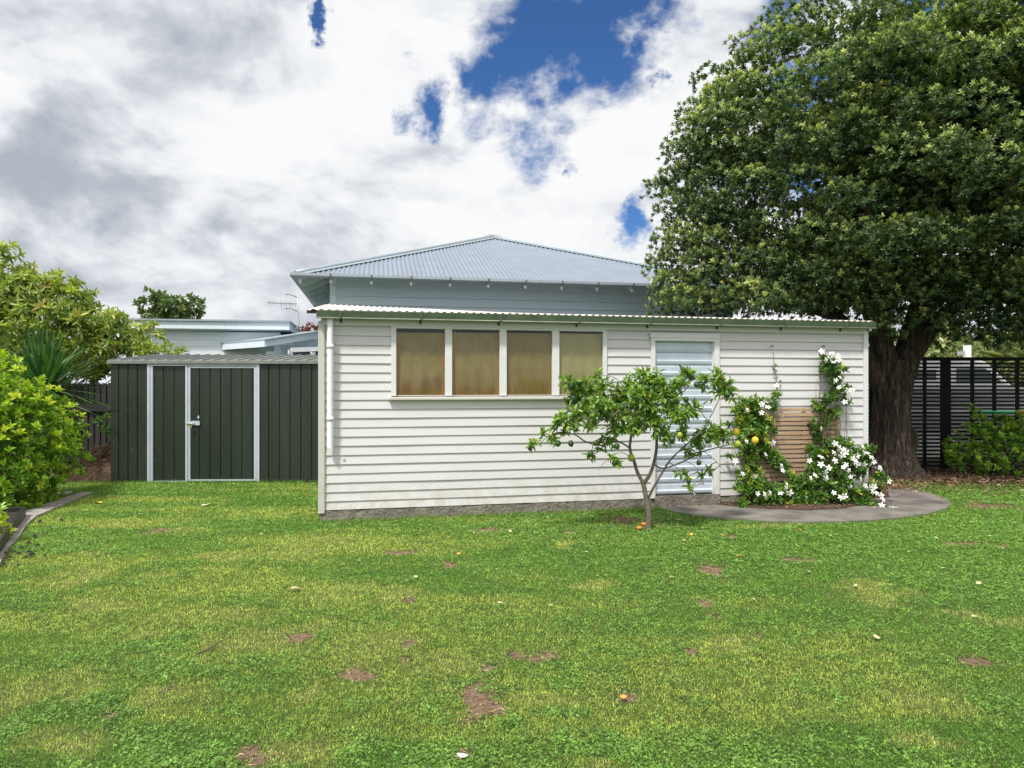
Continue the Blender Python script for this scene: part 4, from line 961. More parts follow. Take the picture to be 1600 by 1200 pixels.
# twigs inside
mb = big_mb
lpts = [Vector(a_).lerp(Vector(b_), q/5) for pt, _ in limbs for a_, b_ in zip(pt[1:-1], pt[2:]) for q in range(5)]
for c_ in clc[:nsurf:3]:
    if c_[1] < -1.6: continue
    best = min(lpts, key=lambda q: (q-Vector(c_)).length*random.uniform(.8, 1.4))
    mb.tube(limb(best, best.lerp(Vector(c_), .8), 6, .05), [.022, .018, .014, .01, .007, .004], 5)
mb.build('trunk', m_bigbark, big_tree)

# ================================================================= GENERIC SHRUB BUILDER
def bush(parent, blobs, m, K, L, W, dens, tone=(.4, .18), young=.5, spread=1.1, seed=1, up=.6, name='foliage', fill=.3, twigs=True, root=None, droop=.15, zmin=None, tm=None, sr=1):
    r = np.random.default_rng(seed); org = np.array(parent.location)
    C0 = np.array([b_[0] for b_ in blobs])-org; RR = np.array([b_[1] if hasattr(b_[1], '__len__') else (b_[1],)*3 for b_ in blobs])
    nn_ = np.maximum(3, (RR.prod(1)**(2/3)*dens)).astype(int); ids = np.repeat(np.arange(len(blobs)), nn_); n = len(ids)
    v = sph(n, r); rad = r.random(n)**fill*r.uniform(.85, 1.15, n)
    C = C0[ids]+v*RR[ids]*rad[:, None]; A = unit(v+np.array([0, 0, up])+r.normal(0, .3, (n, 3)))
    if zmin is not None:
        k = C[:, 2] > zmin; C = C[k]; A = A[k]; rad = rad[k]; v = v[k]; n = len(C)
    Pn, Dn, Nn = rosettes(C, A, K, spread, r)
    tn = np.clip(r.normal(tone[0], tone[1], n)+np.clip((rad-.7)*2, 0, 1)*young*r.random(n)*np.clip(v[:, 2]+.6, .2, 1.2), 0, 1)
    rn = np.clip(np.repeat(tn, K)+r.normal(0, .09, n*K), 0, 1)
    s_ = r.uniform(.7, 1.15, n*K)
    o = leafobj(name, Pn, Dn, Nn, L*s_, W*s_*r.uniform(.85, 1.1, n*K), m, parent, rn, droop=droop)
    if twigs:
        mb = MB(); rt = Vector(root if root is not None else (0, 0, 0)); rs = random.Random(seed)
        for c_, R_ in zip(C0, RR):
            pts = limb(rt+Vector((rs.uniform(-.05, .05), rs.uniform(-.05, .05), 0)), c_, 7, .08, r=rs); mb.tube(pts, [q*sr for q in (.016, .014, .012, .01, .008, .006, .004)], 6)
        sub = r.choice(n, min(n, 160), replace=False)
        for i in sub:
            c_ = C[i]; j = np.argmin(((C0-c_)**2).sum(1)); mb.tube([Vector(C0[j]), Vector(C0[j]).lerp(Vector(c_), .5)+Vector((0, 0, .01)), Vector(c_)], [.006, .004, .002], 4)
        mb.build('stems', tm or m_twig, parent)
    return o

# ---- bright hedge, left
HB = Vector((-7.0, 9.2, 0))
hedge = empty('laurel_shrub', HB, 0, 'large glossy yellow-green shrub filling the left edge beside the lawn', 'shrub')
hb = []
for (px, py, d, rd) in ((20, 610, 8.9, .45), (-30, 640, 8.6, .6), (45, 650, 8.9, .42), (75, 680, 9.3, .45), (95, 668, 9.9, .35), (40, 700, 8.7, .5), (90, 720, 9.5, .42), (60, 745, 9.2, .42), (10, 740, 8.6, .5), (-30, 720, 8.4, .6), (20, 780, 8.6, .32), (70, 770, 9.4, .28), (100, 640, 10.2, .22), (70, 625, 10, .3), (-60, 600, 9, .6), (-60, 680, 8.6, .6), (-90, 740, 8.6, .6), (60, 610, 9.6, .25), (-10, 580, 9.2, .35), (108, 700, 10, .25), (-20, 785, 8.2, .3)):
    hb.append((P(px-4, py+3, d), rd*.94))
bush(hedge, hb, lm_hedge, 8, .085, .046, 430, (.30, .2), .95, 1.15, 5, .7, zmin=.02)
for ex in range(0): pass
hs = MB()
# ---- sprigs at planter
# ---- cabbage / yucca
yb = P(68, 606, 10.9); ybase = Vector((yb.x, yb.y, 0))
yuc = empty('cabbage_tree', ybase, 0, 'spiky dark green sword-leaved plant between the yellow-green shrub and the green shed', 'plant')
mb = MB(); mb.tube([(0, 0, -.05), (.02, 0, .6), (0, 0, yb.z)], [.09, .07, .07], 12); mb.build('trunk', m_bark, yuc)
r6 = np.random.default_rng(3); n = 300
az = r6.uniform(0, 2*math.pi, n); el = r6.uniform(-.25, 1.5, n); Lf = r6.uniform(.75, 1.15, n); Wf = r6.uniform(.035, .055, n)
V = []; Fq = []; rn = []
for i in range(n):
    d = np.array([math.cos(az[i])*math.cos(el[i]), math.sin(az[i])*math.cos(el[i]), math.sin(el[i])]); side = unit(np.cross(d, [0, 0, 1.0])+1e-6); up_ = np.cross(side, d)
    o = np.array([0, 0, yb.z-.05+r6.uniform(-.12, .1)]); b0 = len(V)
    for j, (f, wv) in enumerate(((0, .5), (.2, .9), (.45, 1), (.7, .8), (.9, .35), (1, .03))):
        c_ = o+d*Lf[i]*f+np.array([0, 0, -1])*(.13*Lf[i]*f**2.2*math.cos(el[i])); V += [c_+side*Wf[i]*wv*.5+up_*Wf[i]*.12, c_, c_-side*Wf[i]*wv*.5+up_*Wf[i]*.12]
    for j in range(5):
        q = b0+j*3; Fq += [(q, q+1, q+4, q+3), (q+1, q+2, q+5, q+4)]; rn += [r6.random()]*2
npmesh('leaves', np.array(V), np.array(Fq), lm_yucca, yuc, rnd=np.array(rn))
# ---- cherry
CB = Vector((-9.6, 14.0, 0))
ch = empty('cherry_tree', CB, 0, 'spreading light green tree with drooping leaves above the black fence at left', 'tree')
cb = []
for (px, py, d, rd) in ((12, 395, 13, .22), (15, 430, 13, .28), (5, 470, 12.8, .5), (40, 455, 13, .45), (75, 470, 13, .42), (100, 445, 13.2, .3), (110, 480, 13, .45), (60, 500, 12.8, .5), (20, 520, 12.6, .5), (140, 470, 13.4, .25), (150, 500, 13.1, .42), (120, 520, 13, .4), (180, 500, 13.3, .25), (185, 530, 13.2, .35), (160, 545, 13.2, .35), (215, 540, 13.3, .26), (235, 546, 13.2, .2), (262, 548, 13.2, .14), (215, 520, 13.4, .2), (230, 510, 13.5, .12), (140, 570, 13.5, .32), (110, 560, 13.6, .35), (170, 575, 13.9, .25), (250, 520, 13.4, .09), (285, 550, 13.2, .07), (-20, 560, 12.5, .5), (30, 575, 12.4, .35), (-40, 480, 12.8, .7), (80, 440, 13.3, .2), (40, 430, 13.2, .25), (150, 585, 14, .2), (100, 585, 14.1, .3), (60, 570, 14.4, .5), (20, 560, 14.4, .6), (110, 540, 14.4, .5)):
    cb.append((P(px, py, d), (rd, rd, rd*.8)))
bush(ch, cb, lm_cherry, 7, .155, .056, 360, (.5, .18), .35, 1.35, 8, .15, root=(0, 0, .9), droop=.35)
mb = MB(); mb.tube([(0, 0, -.1), (.05, 0, .5), (0, .05, 1.0), (.3, 0, 2.0)], [.12, .1, .09, .06], 12)
for px, py, d in ((40, 500, 13), (75, 475, 13), (120, 500, 13.2), (-10, 500, 13), (160, 530, 13.2), (220, 545, 13.3)):
    mb.tube(limb((0, .05, 1.0), P(px, py, d)-CB, 8, .08), [.06, .05, .045, .038, .03, .024, .018, .01], 8)
mb.build('trunk', m_bark, ch)

# ---- black fence, left
f0 = Vector((-16, 13.1, 0))
fen = empty('paling_fence', (-10, 13.1, 0), 0, 'black vertical paling fence behind the green shed and the spiky plant', 'fence')
mb = MB(); x = -6
while x < 7.2:
    mb.box(x, x+.075, -.01, .012, .08, 1.62+random.uniform(-.006, .006)); x += .118
mb.build('palings', m_black, fen)
for zc, zh in ((1.15, .07), (.22, .08)):
    mb = MB(); mb.box(-6, 7.2, -.055, -.011, zc-zh, zc+zh); mb.build('rail', m_black, fen)
mb = MB(); mb.box(-6, 7.2, .013, .02, .08, 1.6); mb.build('backing', m_black, fen)
for x in (-4.5, -2.1, .3, 2.7, 5.1): mb = MB(); mb.box(x, x+.1, .021, .12, -.1, 1.6); mb.build('post', m_black, fen)

# ---- heap of prunings
hp = G(146, 742); hp = Vector((-6.95, 12.0, 0))
heap = empty('brush_heap', hp, 0, 'heap of dry brown prunings and twigs between the green shed and the shrub', 'garden waste')
nx, ny = 40, 30; V = []; Fq = []
for i in range(nx+1):
    for j in range(ny+1):
        u_ = i/nx*2-1; v_ = j/ny*2-1; h = max(0, 1-(u_*u_+v_*v_))**.7*.52*(1+.5*u_*.8)
        V.append((u_*1.05, v_*.8, h+mn.noise(Vector((u_*5, v_*5, 0)))*.08*(h > 0)-.02))
for i in range(nx):
    for j in range(ny): q = i*(ny+1)+j; Fq.append((q, q+ny+1, q+ny+2, q+1))
npmesh('mound', np.array(V), np.array(Fq), mat('dry_litter', (.2, .125, .08), .95, var=.6, vscale=18, bump=1, bscale=40), heap, smooth=True)
n = 6500; r7 = np.random.default_rng(5); u_ = r7.uniform(-1, 1, n); v_ = r7.uniform(-1, 1, n); k = u_**2+v_**2 < 1.05; u_ = u_[k]; v_ = v_[k]; n = len(u_)
h = np.maximum(0, 1-(u_**2+v_**2))**.7*.52*(1+.4*u_)
C = np.stack([u_*.97, v_*.77, h+r7.uniform(-.01, .05, n)], 1); Dd = unit(np.stack([r7.normal(size=n), r7.normal(size=n), r7.normal(0, .4, n)], 1))
leafobj('dry_leaves', C, Dd, unit(r7.normal(0, .4, (n, 3))+np.array([0, 0, 1])), r7.uniform(.03, .1, n), r7.uniform(.006, .02, n), lm_dead, heap, r7.beta(2, 2.5, n))
mb = MB(); rs = random.Random(4)
for i in range(150):
    c_ = Vector((rs.uniform(-.35, .8), rs.uniform(-.4, .4), rs.uniform(.3, .55))); q = Vector((rs.gauss(0, 1), rs.gauss(0, .6), rs.gauss(0, .45))).normalized()*rs.uniform(.15, .45)
    mb.tube(limb(c_-q/2, c_+q/2, 5, .12, r=rs), rs.uniform(.003, .008), 5)
mb.build('twigs', mat('dead_twig', (.22, .16, .12), .9, var=.3), heap)
# weedy sprig by the heap
wd_ = empty('leafy_sprig', P(165, 725, 12.3)*1.0, 0, 'small leafy green sprig growing against the black fence beside the green shed', 'plant'); wd_.location.z = 0
bush(wd_, [(P(163, 655, 12.3), .13), (P(168, 672, 12.2), .12), (P(155, 660, 12.3), .08)], lm_climb, 5, .1, .05, 600, seed=12, root=(0, 0, 0))

# ---- planter
pc = G(20, 805); 
plt = empty('planter_box', (-5.73, 7.15, 0), R(30), 'black rectangular planter box of dark soil at the left edge of the lawn', 'planter')
mb = MB(); x0, x1, y0, y1, h_ = -.9, .44, -1.5, .9, .14
for b_ in ((x0, x1, y0, y0+.035), (x0, x1, y1-.035, y1), (x0, x0+.035, y0+.035, y1-.035), (x1-.035, x1, y0+.035, y1-.035)): mb.box(*b_, -.02, h_)
mb.build('sides', m_blackplastic, plt, .004)
mb = MB(); mb.box(x0+.036, x1-.036, y0+.036, y1-.036, 0, h_-.05); mb.build('soil', m_soil, plt)
sp_ = empty('planter_seedling', Vector((-5.4, 6.75, .09)), 0, 'leafy bright green sprig growing in the black planter box', 'plant')
bush(sp_, [(P(-6, 826, 6.9), .11), (P(-14, 806, 6.8), .12), (P(-18, 850, 6.7), .11)], lm_hedge, 6, .1, .045, 500, (.6, .15), .4, seed=13)
# soil crumbs on the grass
mb = MB(); rs = random.Random(6)
for (px, py) in ((54, 841), (45, 852), (20, 855), (34, 859), (30, 868), (58, 855), (22, 866), (8, 868), (70, 872), (45, 866), (15, 875), (5, 880), (28, 887), (96, 816), (85, 811), (62, 818), (50, 870), (5, 886), (40, 874)):
    g_ = G(px, py); s_ = rs.uniform(.014, .034); b0 = len(mb.v)
    ring = []
    for k in range(7): a_ = k*.9; ring.append((g_.x+math.cos(a_)*s_*rs.uniform(.7, 1.3), g_.y+math.sin(a_)*s_*rs.uniform(.5, 1), rs.uniform(.015, .025)))
    mb.add(ring+[(g_.x, g_.y, .028+s_*.6)], [(k, (k+1) % 7, 7) for k in range(7)])
tag(mb.build('soil_crumbs', m_soil), 'dark soil crumbs scattered on the grass beside the concrete edging', 'soil', kind='stuff')

# ---- distant trees
def far_tree(name, px, py, d, wpx, hpx, m, label, seed, L=.2, n=26, dens=55):
    c_ = P(px, py, d); base = Vector((c_.x, c_.y, 0)); e_ = empty(name, base, 0, label, 'tree')
    rx = wpx/2*d/F; rz = hpx/2*d/F; rs = random.Random(seed); bl = []
    for i in range(n):
        v = Vector((rs.gauss(0, 1), rs.gauss(0, 1), rs.gauss(0, 1))).normalized()*rs.uniform(.35, .8)
        bl.append((Vector((c_.x+v.x*rx, c_.y+v.y*rx*.8, c_.z+v.z*rz)), (rx*.3, rx*.3, rz*.3)))
    bush(e_, bl, m, 6, L, L*.55, dens, (.4, .2), .4, 1.2, seed, .5, root=(0, 0, c_.z-rz*1.1), name='crown', tm=m_bark)
    mb = MB(); mb.tube([(0, 0, -.1), (0, 0, c_.z)], [.18, .08], 8); mb.build('trunk', m_bark, e_)
far_tree('broadleaf_tree', 266, 490, 30, 118, 72, lm_far, 'round green tree showing above the flat pale blue roof', 31, .26, 34, 60)
far_tree('red_leaved_tree', 487, 520, 27, 80, 40, lm_red, 'dark red leaved tree peeping over the low blue roof below the aerial', 32, .16, 18, 90)

# ================================================================= LEMON TREE
LB = G(1013, 827); LD = LB.y
lem = empty('lemon_tree', LB, 0, 'small open lemon tree with green and yellow fruit standing before the metal door', 'tree')
lp = lambda px, py, dy=0: P(px, py, LD+dy)-LB
sk = [([lp(1013, 832), lp(1014, 805), lp(1011, 785), lp(1007, 765), lp(1005, 755)], [.034, .03, .028, .028, .026]),
      ([lp(1005, 755), lp(996, 738, .03), lp(990, 718, .05), lp(984, 700, .08), (lp(986, 672, .1)), lp(975, 640, .12), lp(962, 612, .1)], [.022, .02, .018, .017, .013, .009, .005]),
      ([lp(1005, 756), lp(1015, 742, -.03), lp(1022, 722, -.05), lp(1026, 695, -.05), lp(1024, 655, -.08), lp(1018, 620, -.1), lp(1010, 590, -.05)], [.023, .02, .018, .016, .012, .008, .004]),
      ([lp(1013, 778), lp(1022, 760, -.08), lp(1035, 738, -.12), lp(1048, 718, -.14), lp(1072, 695, -.15), lp(1100, 668, -.1), lp(1125, 620, 0), lp(1128, 600, 0)], [.014, .013, .012, .01, .008, .006, .005, .003]),
      ([lp(1024, 727), lp(1032, 731, .05), lp(1045, 730, .1), lp(1070, 720, .1), lp(1100, 705, .15), lp(1130, 697, .2), lp(1160, 688, .25), lp(1172, 672, .3)], [.009, .009, .008, .008, .007, .006, .004, .003]),
      ([lp(984, 700, .08), lp(965, 690, .0), lp(940, 696, -.1), lp(915, 690, -.15), lp(900, 680, -.2), lp(880, 675, -.2), lp(860, 680, -.2), lp(840, 695, -.2), lp(830, 700, -.2)], [.01, .009, .008, .008, .007, .006, .005, .003, .002]),
      ([lp(975, 640, .12), lp(945, 635, .1), lp(920, 625, 0), lp(900, 605, -.05), lp(892, 592, -.05)], [.008, .007, .006, .005, .003]),
      ([lp(1018, 640, -.1), lp(1045, 625, -.2), lp(1070, 610, -.2), lp(1085, 585, -.2)], [.008, .007, .005, .003]),
      ([lp(1024, 655, -.08), lp(985, 630, -.25), lp(950, 655, -.3), lp(915, 655, -.35)], [.008, .007, .005, .003]),
      ([lp(975, 640, .12), lp(972, 605, .15), lp(960, 590, .15), lp(935, 585, .1)], [.006, .005, .004, .002]),
      ([lp(990, 718, .05), lp(970, 707, -.15), lp(945, 722, -.2), lp(935, 735, -.2)], [.004, .003, .003, .002]),
      ([lp(1070, 720, .1), lp(1085, 728, -.1), lp(1095, 745, -.12), lp(1100, 758, -.12)], [.004, .003, .003, .002]),
      ([lp(1100, 705, .15), lp(1120, 722, .1), lp(1137, 742, .1)], [.004, .003, .002])]
mb = MB()
def smooth(pts, rad, m=4):
    out = []; ro = []
    for i in range(len(pts)-1):
        p0 = pts[max(i-1, 0)]; p1 = pts[i]; p2 = pts[i+1]; p3 = pts[min(i+2, len(pts)-1)]
        for j in range(m):
            t_ = j/m; out.append(.5*((2*p1)+(-p0+p2)*t_+(2*p0-5*p1+4*p2-p3)*t_*t_+(-p0+3*p1-3*p2+p3)*t_**3)); ro.append(rad[i]*(1-t_)+rad[i+1]*t_)
    return out+[pts[-1]], ro+[rad[-1]]
nodes = []
for pts, rd in sk:
    a_, b_ = smooth(pts, rd); mb.tube(a_, b_, 10); nodes += a_[4:]
rs = random.Random(21)
blobs = [(905, 602, 22, -.05), (888, 598, 12, -.05), (915, 622, 22, 0), (940, 610, 20, .1), (935, 640, 22, -.1), (905, 645, 22, -.2), (880, 652, 16, -.2), (868, 662, 10, -.2), (965, 620, 22, .15), (958, 645, 20, -.2), (985, 605, 20, .1), (935, 585, 9, .1), (1010, 600, 24, -.1), (1035, 600, 18, -.15), (1012, 585, 12, -.1), (1015, 630, 26, -.2), (985, 640, 20, 0), (1045, 625, 20, -.2), (1060, 605, 16, -.2), (1078, 590, 14, -.2), (1068, 582, 8, -.2), (1100, 598, 14, 0), (1120, 592, 17, 0), (1135, 605, 16, 0), (1125, 615, 12, 0), (1140, 620, 8, 0), (1060, 650, 20, -.25), (1085, 640, 16, -.15), (1020, 660, 22, -.25), (990, 665, 20, -.2), (965, 668, 18, -.2), (1035, 680, 18, -.2), (1065, 678, 14, -.2), (1105, 680, 18, 0), (1120, 672, 14, .1), (1090, 690, 14, .05), (1075, 705, 10, .1), (1130, 685, 14, .15), (1110, 668, 8, 0), (935, 697, 10, -.1), (925, 708, 7, -.15), (950, 690, 12, -.1), (878, 672, 8, -.2), (862, 682, 7, -.2), (850, 678, 4, -.2), (838, 692, 6, -.2), (830, 698, 4, -.2), (955, 715, 7, -.2), (962, 722, 5, -.2), (1062, 735, 7, -.1), (1075, 745, 7, -.1), (1078, 762, 5, -.12), (1100, 742, 5, .1), (1108, 738, 5, .1), (1160, 690, 6, .25), (1140, 665, 5, .2), (1095, 705, 8, .1), (895, 665, 12, -.25), (920, 660, 14, -.3), (1000, 620, 22, -.3), (940, 630, 18, -.35), (870, 690, 5, -.2), (1050, 640, 20, .25), (970, 640, 22, .35), (1000, 650, 20, .35), (1028, 610, 20, .3), (895, 628, 16, .1)]
P_, D__, N__ = [], [], []
for (px, py, r_, dy) in blobs:
    c_ = lp(px, py, dy); rr_ = r_*LD/F; near = min(nodes, key=lambda q: (q-c_).length)
    mb.tube(limb(near, c_, 5, .1, r=rs), [.0055, .005, .0042, .0035, .0028], 6)
    for j in range(max(3, int(r_*r_/17))):
        v = Vector((rs.gauss(0, 1), rs.gauss(0, 1), rs.gauss(0, 1))).normalized(); e_ = c_+v*rr_*rs.uniform(.5, 1.15)
        tw = limb(c_, e_, 4, .12, r=rs); mb.tube(tw, [.003, .0025, .002, .0015], 5)
        td = (tw[-1]-tw[0]).normalized()
        for q in range(rs.randint(5, 8)):
            f = rs.uniform(.25, 1); pnt = tw[0].lerp(tw[-1], f); dd = (td*.7+Vector((rs.gauss(0, .8), rs.gauss(0, .8), rs.gauss(.1, .7)))).normalized()
            P_.append(pnt); D__.append(dd); N__.append(Vector((rs.gauss(0, .5), rs.gauss(-.2, .5), 1)))
mb.build('trunk', m_lemonbark, lem)
P_ = np.array(P_); n = len(P_); print('lemon leaves', n)
rl = np.clip(rng.normal(.45, .2, n), 0, .96); rl[rng.random(n) < .012] = 1
leafobj('leaves', P_, np.array(D__), np.array(N__), rng.uniform(.045, .092, n), rng.uniform(.022, .038, n), lm_lemon, lem, rl, fold=.3, droop=.2)
def fruit_mesh(name, m):
    mb = MB(); nu, nvv = 14, 10
    for j in range(nvv+1):
        ph = math.pi*j/nvv; r_ = math.sin(ph)*.5*(1-.08*math.cos(ph)); z = -math.cos(ph)*.56
        if j == 0: z -= .07; r_ = .03
        if j == nvv: z += .02; r_ = .05
        for k in range(nu): mb.v.append((math.cos(2*math.pi*k/nu)*r_, math.sin(2*math.pi*k/nu)*r_, z))
    for j in range(nvv):
        for k in range(nu): q = j*nu; mb.f.append((q+k, q+(k+1) % nu, q+nu+(k+1) % nu, q+nu+k)); mb.m.append(0); mb.sm.append(True)
    return mb
mg = mat('green_lemon_skin', (.03, .075, .018), .4, bump=.2, bscale=20, var=.2); my = mat('yellow_lemon_skin', (.7, .5, .03), .4, bump=.2, bscale=20); ml = mat('lime_lemon_skin', (.33, .42, .04), .4, bump=.2, bscale=20)
protos = {}
for (px, py, dy, d_, kind) in ((892, 603, -.15, 11, 'g'), (905, 598, -.15, 9, 'g'), (896, 622, -.1, 11, 'g'), (906, 632, -.15, 10, 'g'), (912, 625, -.15, 10, 'g'), (872, 693, -.22, 9, 'g'), (892, 693, -.22, 9, 'g'), (828, 700, -.2, 8, 'g'), (923, 709, -.2, 9, 'g'), (986, 715, -.05, 11, 'l'), (960, 724, -.2, 8, 'g'), (964, 697, -.25, 9, 'g'), (972, 637, -.3, 8, 'g'), (1003, 656, -.35, 8, 'g'), (1067, 577, -.2, 8, 'g'), (1050, 627, -.3, 8, 'g'), (1072, 624, -.3, 8, 'g'), (1062, 680, -.3, 9, 'l'), (1050, 687, -.3, 10, 'g'), (1137, 617, -.1, 8, 'g'), (1092, 723, -.0, 8, 'g'), (1076, 751, -.12, 8, 'g'), (1150, 675, .2, 11, 'y'), (1152, 694, .2, 11, 'l'), (970, 666, -.3, 8, 'g'), (1053, 656, -.3, 8, 'l'), (1010, 607, -.3, 9, 'g'), (868, 668, -.25, 8, 'g'), (1105, 688, -.1, 9, 'g'), (1088, 601, -.2, 8, 'g')):
    if kind not in protos:
        o = fruit_mesh('lemon', None).build('lemon', {'g': mg, 'y': my, 'l': ml}[kind], lem); protos[kind] = o
    else: o = protos[kind].copy(); link(o); o.parent = lem
    c_ = lp(px, py, dy); o.location = c_; s_ = d_*LD/F; o.scale = (s_, s_, s_); o.rotation_euler = (rs.uniform(-.4, .4), rs.uniform(-.4, .4), 0)
    if kind == 'y': o['label'] = 'ripe yellow lemon'
    if kind == 'l': o['label'] = 'half ripe lime green lemon'

# ================================================================= TRELLIS + CLIMBERS
tx0, tz0 = sl(1168, 775, -.07); tx1, tz1 = sl(1312, 637, -.07)
tz0 = .28
trel = empty('slatted_trellis', s2w(tx0, -.07, 0), TH, 'brown cedar slatted panel mounted on the white wall behind the flowering climbers', 'trellis')
TWd = tx1-tx0; mb = MB(); z = tz1-.045; rs = random.Random(9)
while z > tz0:
    q = rs.uniform(-.002, .002); mb.box(0, TWd+rs.uniform(-.004, .004), -.012+q, .008, z+q, z+.043+q); z -= .0615
mb.build('slats', m_slatwood, trel)
for x in (.02, TWd*.6, TWd-.06):
    mb = MB(); mb.box(x, x+.04, .0085, .04, tz0-.02, tz1); mb.build('batten', m_slatwood, trel)
# flower mesh
def flower_mb(r_=.5, seed=0):
    rs = random.Random(seed); mb = MB()
    for k in range(5):
        a_ = k*2*math.pi/5+rs.uniform(-.08, .08); ca, sa = math.cos(a_), math.sin(a_); tw = .25
        prof = [(.08, .05, 0), (.38, .2, .05), (.72, .27, .05), (.95, .16, 0), (1.02, .0, -.04)]
        b0 = []
        vs = []
        for (u_, w_, h_) in prof:
            for q in (-1, 0, 1):
                x = u_; y = q*w_+tw*u_*u_*.4; zq = h_+(.04*abs(q))-(.04*q)
                vs.append(((x*ca-y*sa)*r_, (x*sa+y*ca)*r_, zq*r_))
        fs = []
        for i in range(4):
            for j in range(2): q = i*3+j; fs.append((q, q+3, q+4, q+1))
        mb.add(vs, fs, 0, True)
    mb.tube([(0, 0, -.5*r_), (0, 0, -.1*r_), (0, 0, .07*r_)], [.03*r_, .06*r_, .13*r_], 8, mi=1)
    return mb
m_petal = mat('white_petals', (.80, .80, .76), .6, spec=.2, var=.12, vscale=3); m_eye = mat('yellow_throat', (.55, .38, .06), .6)
fl_protos = {}
def add_flowers(parent, spots, seed, base_t=-.35):
    r = random.Random(seed); org = Vector(parent.location)
    for i, (px, py, tt_) in enumerate(spots):
        wpt = None; s, z = sl(px, py, tt_); wpt = s2w(s, tt_, z)
        key = i % 3; kk = (key)
        if kk not in fl_protos: fl_protos[kk] = flower_mb(.5, kk).build('flower', [m_petal, m_eye], parent); o = fl_protos[kk]
        else: o = fl_protos[kk].copy(); link(o); o.parent = parent
        o.location = wpt-org; q = r.uniform(.068, .1); o.scale = (q*r.uniform(.82, 1), q, q*r.uniform(.6, 1.6))
        nrm = Vector((r.gauss(-.1, .55), -1+r.uniform(-.1, .5), r.gauss(.35, .5))).normalized()
        o.rotation_euler = (nrm.to_track_quat('Z', 'Y') @ Vector((0, 0, 1)).rotation_difference(Vector((0, 0, 1)))).to_euler()
        o.rotation_euler.rotate_axis('Z', r.uniform(0, 6))
def wblobs(lst):
    out = []
    for (px, py, r_, tt_) in lst:
        s, z = sl(px, py, tt_); w_ = s2w(s, tt_, z); rr_ = r_*w_.y/F; out.append((w_, (rr_, rr_*.8, rr_)))
    return out
c1b = s2w(s_of(1170, -.2), -.2, .04)
cl1 = empty('flowering_climber', c1b, 0, 'white-flowered climber with yellowing leaves up the left end of the slatted panel', 'climbing plant')
bush(cl1, wblobs([(1165, 632, 12, -.15), (1180, 628, 10, -.15), (1160, 645, 12, -.15), (1178, 645, 14, -.15), (1170, 665, 17, -.17), (1192, 660, 12, -.15), (1165, 685, 14, -.17), (1190, 685, 14, -.17), (1205, 668, 8, -.14), (1170, 705, 14, -.17), (1195, 700, 10, -.15), (1200, 710, 10, -.15), (1175, 725, 13, -.17), (1212, 718, 12, -.18), (1225, 730, 10, -.18), (1180, 745, 12, -.2), (1206, 632, 9, -.12), (1213, 618, 6, -.1), (1150, 640, 6, -.13), (1160, 762, 12, -.25), (1180, 768, 15, -.28), (1160, 785, 9, -.3), (1200, 765, 15, -.28), (1215, 780, 13, -.3), (1240, 755, 14, -.28), (1240, 775, 16, -.3), (1262, 765, 14, -.3), (1190, 785, 10, -.3), (1230, 790, 9, -.32), (1160, 796, 5, -.3), (1250, 790, 8, -.3), (1142, 710, 5, -.12), (1225, 768, 14, -.3), (1250, 772, 13, -.3), (1200, 775, 13, -.3), (1180, 755, 12, -.25), (1160, 740, 9, -.2), (1185, 672, 13, -.2), (1160, 655, 9, -.16)]), lm_climb, 6, .07, .04, 2200, (.5, .24), .6, 1.2, 41, .5, fill=.45, sr=.35)
mb = MB()
for pts in (((1205, 640), (1210, 615), (1215, 605), (1213, 590), (1209, 565), (1208, 553)),):
    mb.tube([s2w(sl(x, y, -.05)[0], -.05, sl(x, y, -.05)[1])-c1b for x, y in pts], .0035, 5)
mb.build('vine_tip', m_twig, cl1)
cc = wblobs([(1214, 604, 3, -.05), (1217, 598, 3, -.05), (1211, 580, 1.5, -.05), (1209, 570, 1.5, -.05), (1213, 612, 3.5, -.06)])
bush(cl1, cc, lm_climb, 2, .045, .025, 1200, seed=43, twigs=False, name='vine_leaves')
o_mark = [o for o in scene.collection.objects]
add_flowers(cl1, [(1176, 622, -.3), (1190, 632, -.28), (1200, 636, -.25), (1190, 645, -.3), (1167, 641, -.28), (1222, 651, -.25), (1166, 689, -.3), (1208, 692, -.3), (1197, 712, -.32), (1149, 721, -.25), (1160, 741, -.35), (1179, 745, -.38), (1221, 728, -.36), (1223, 735, -.36), (1184, 771, -.46), (1195, 773, -.46), (1203, 771, -.46), (1220, 771, -.46), (1234, 770, -.46), (1229, 758, -.44), (1228, 762, -.44), (1214, 602, -.1)], 5)
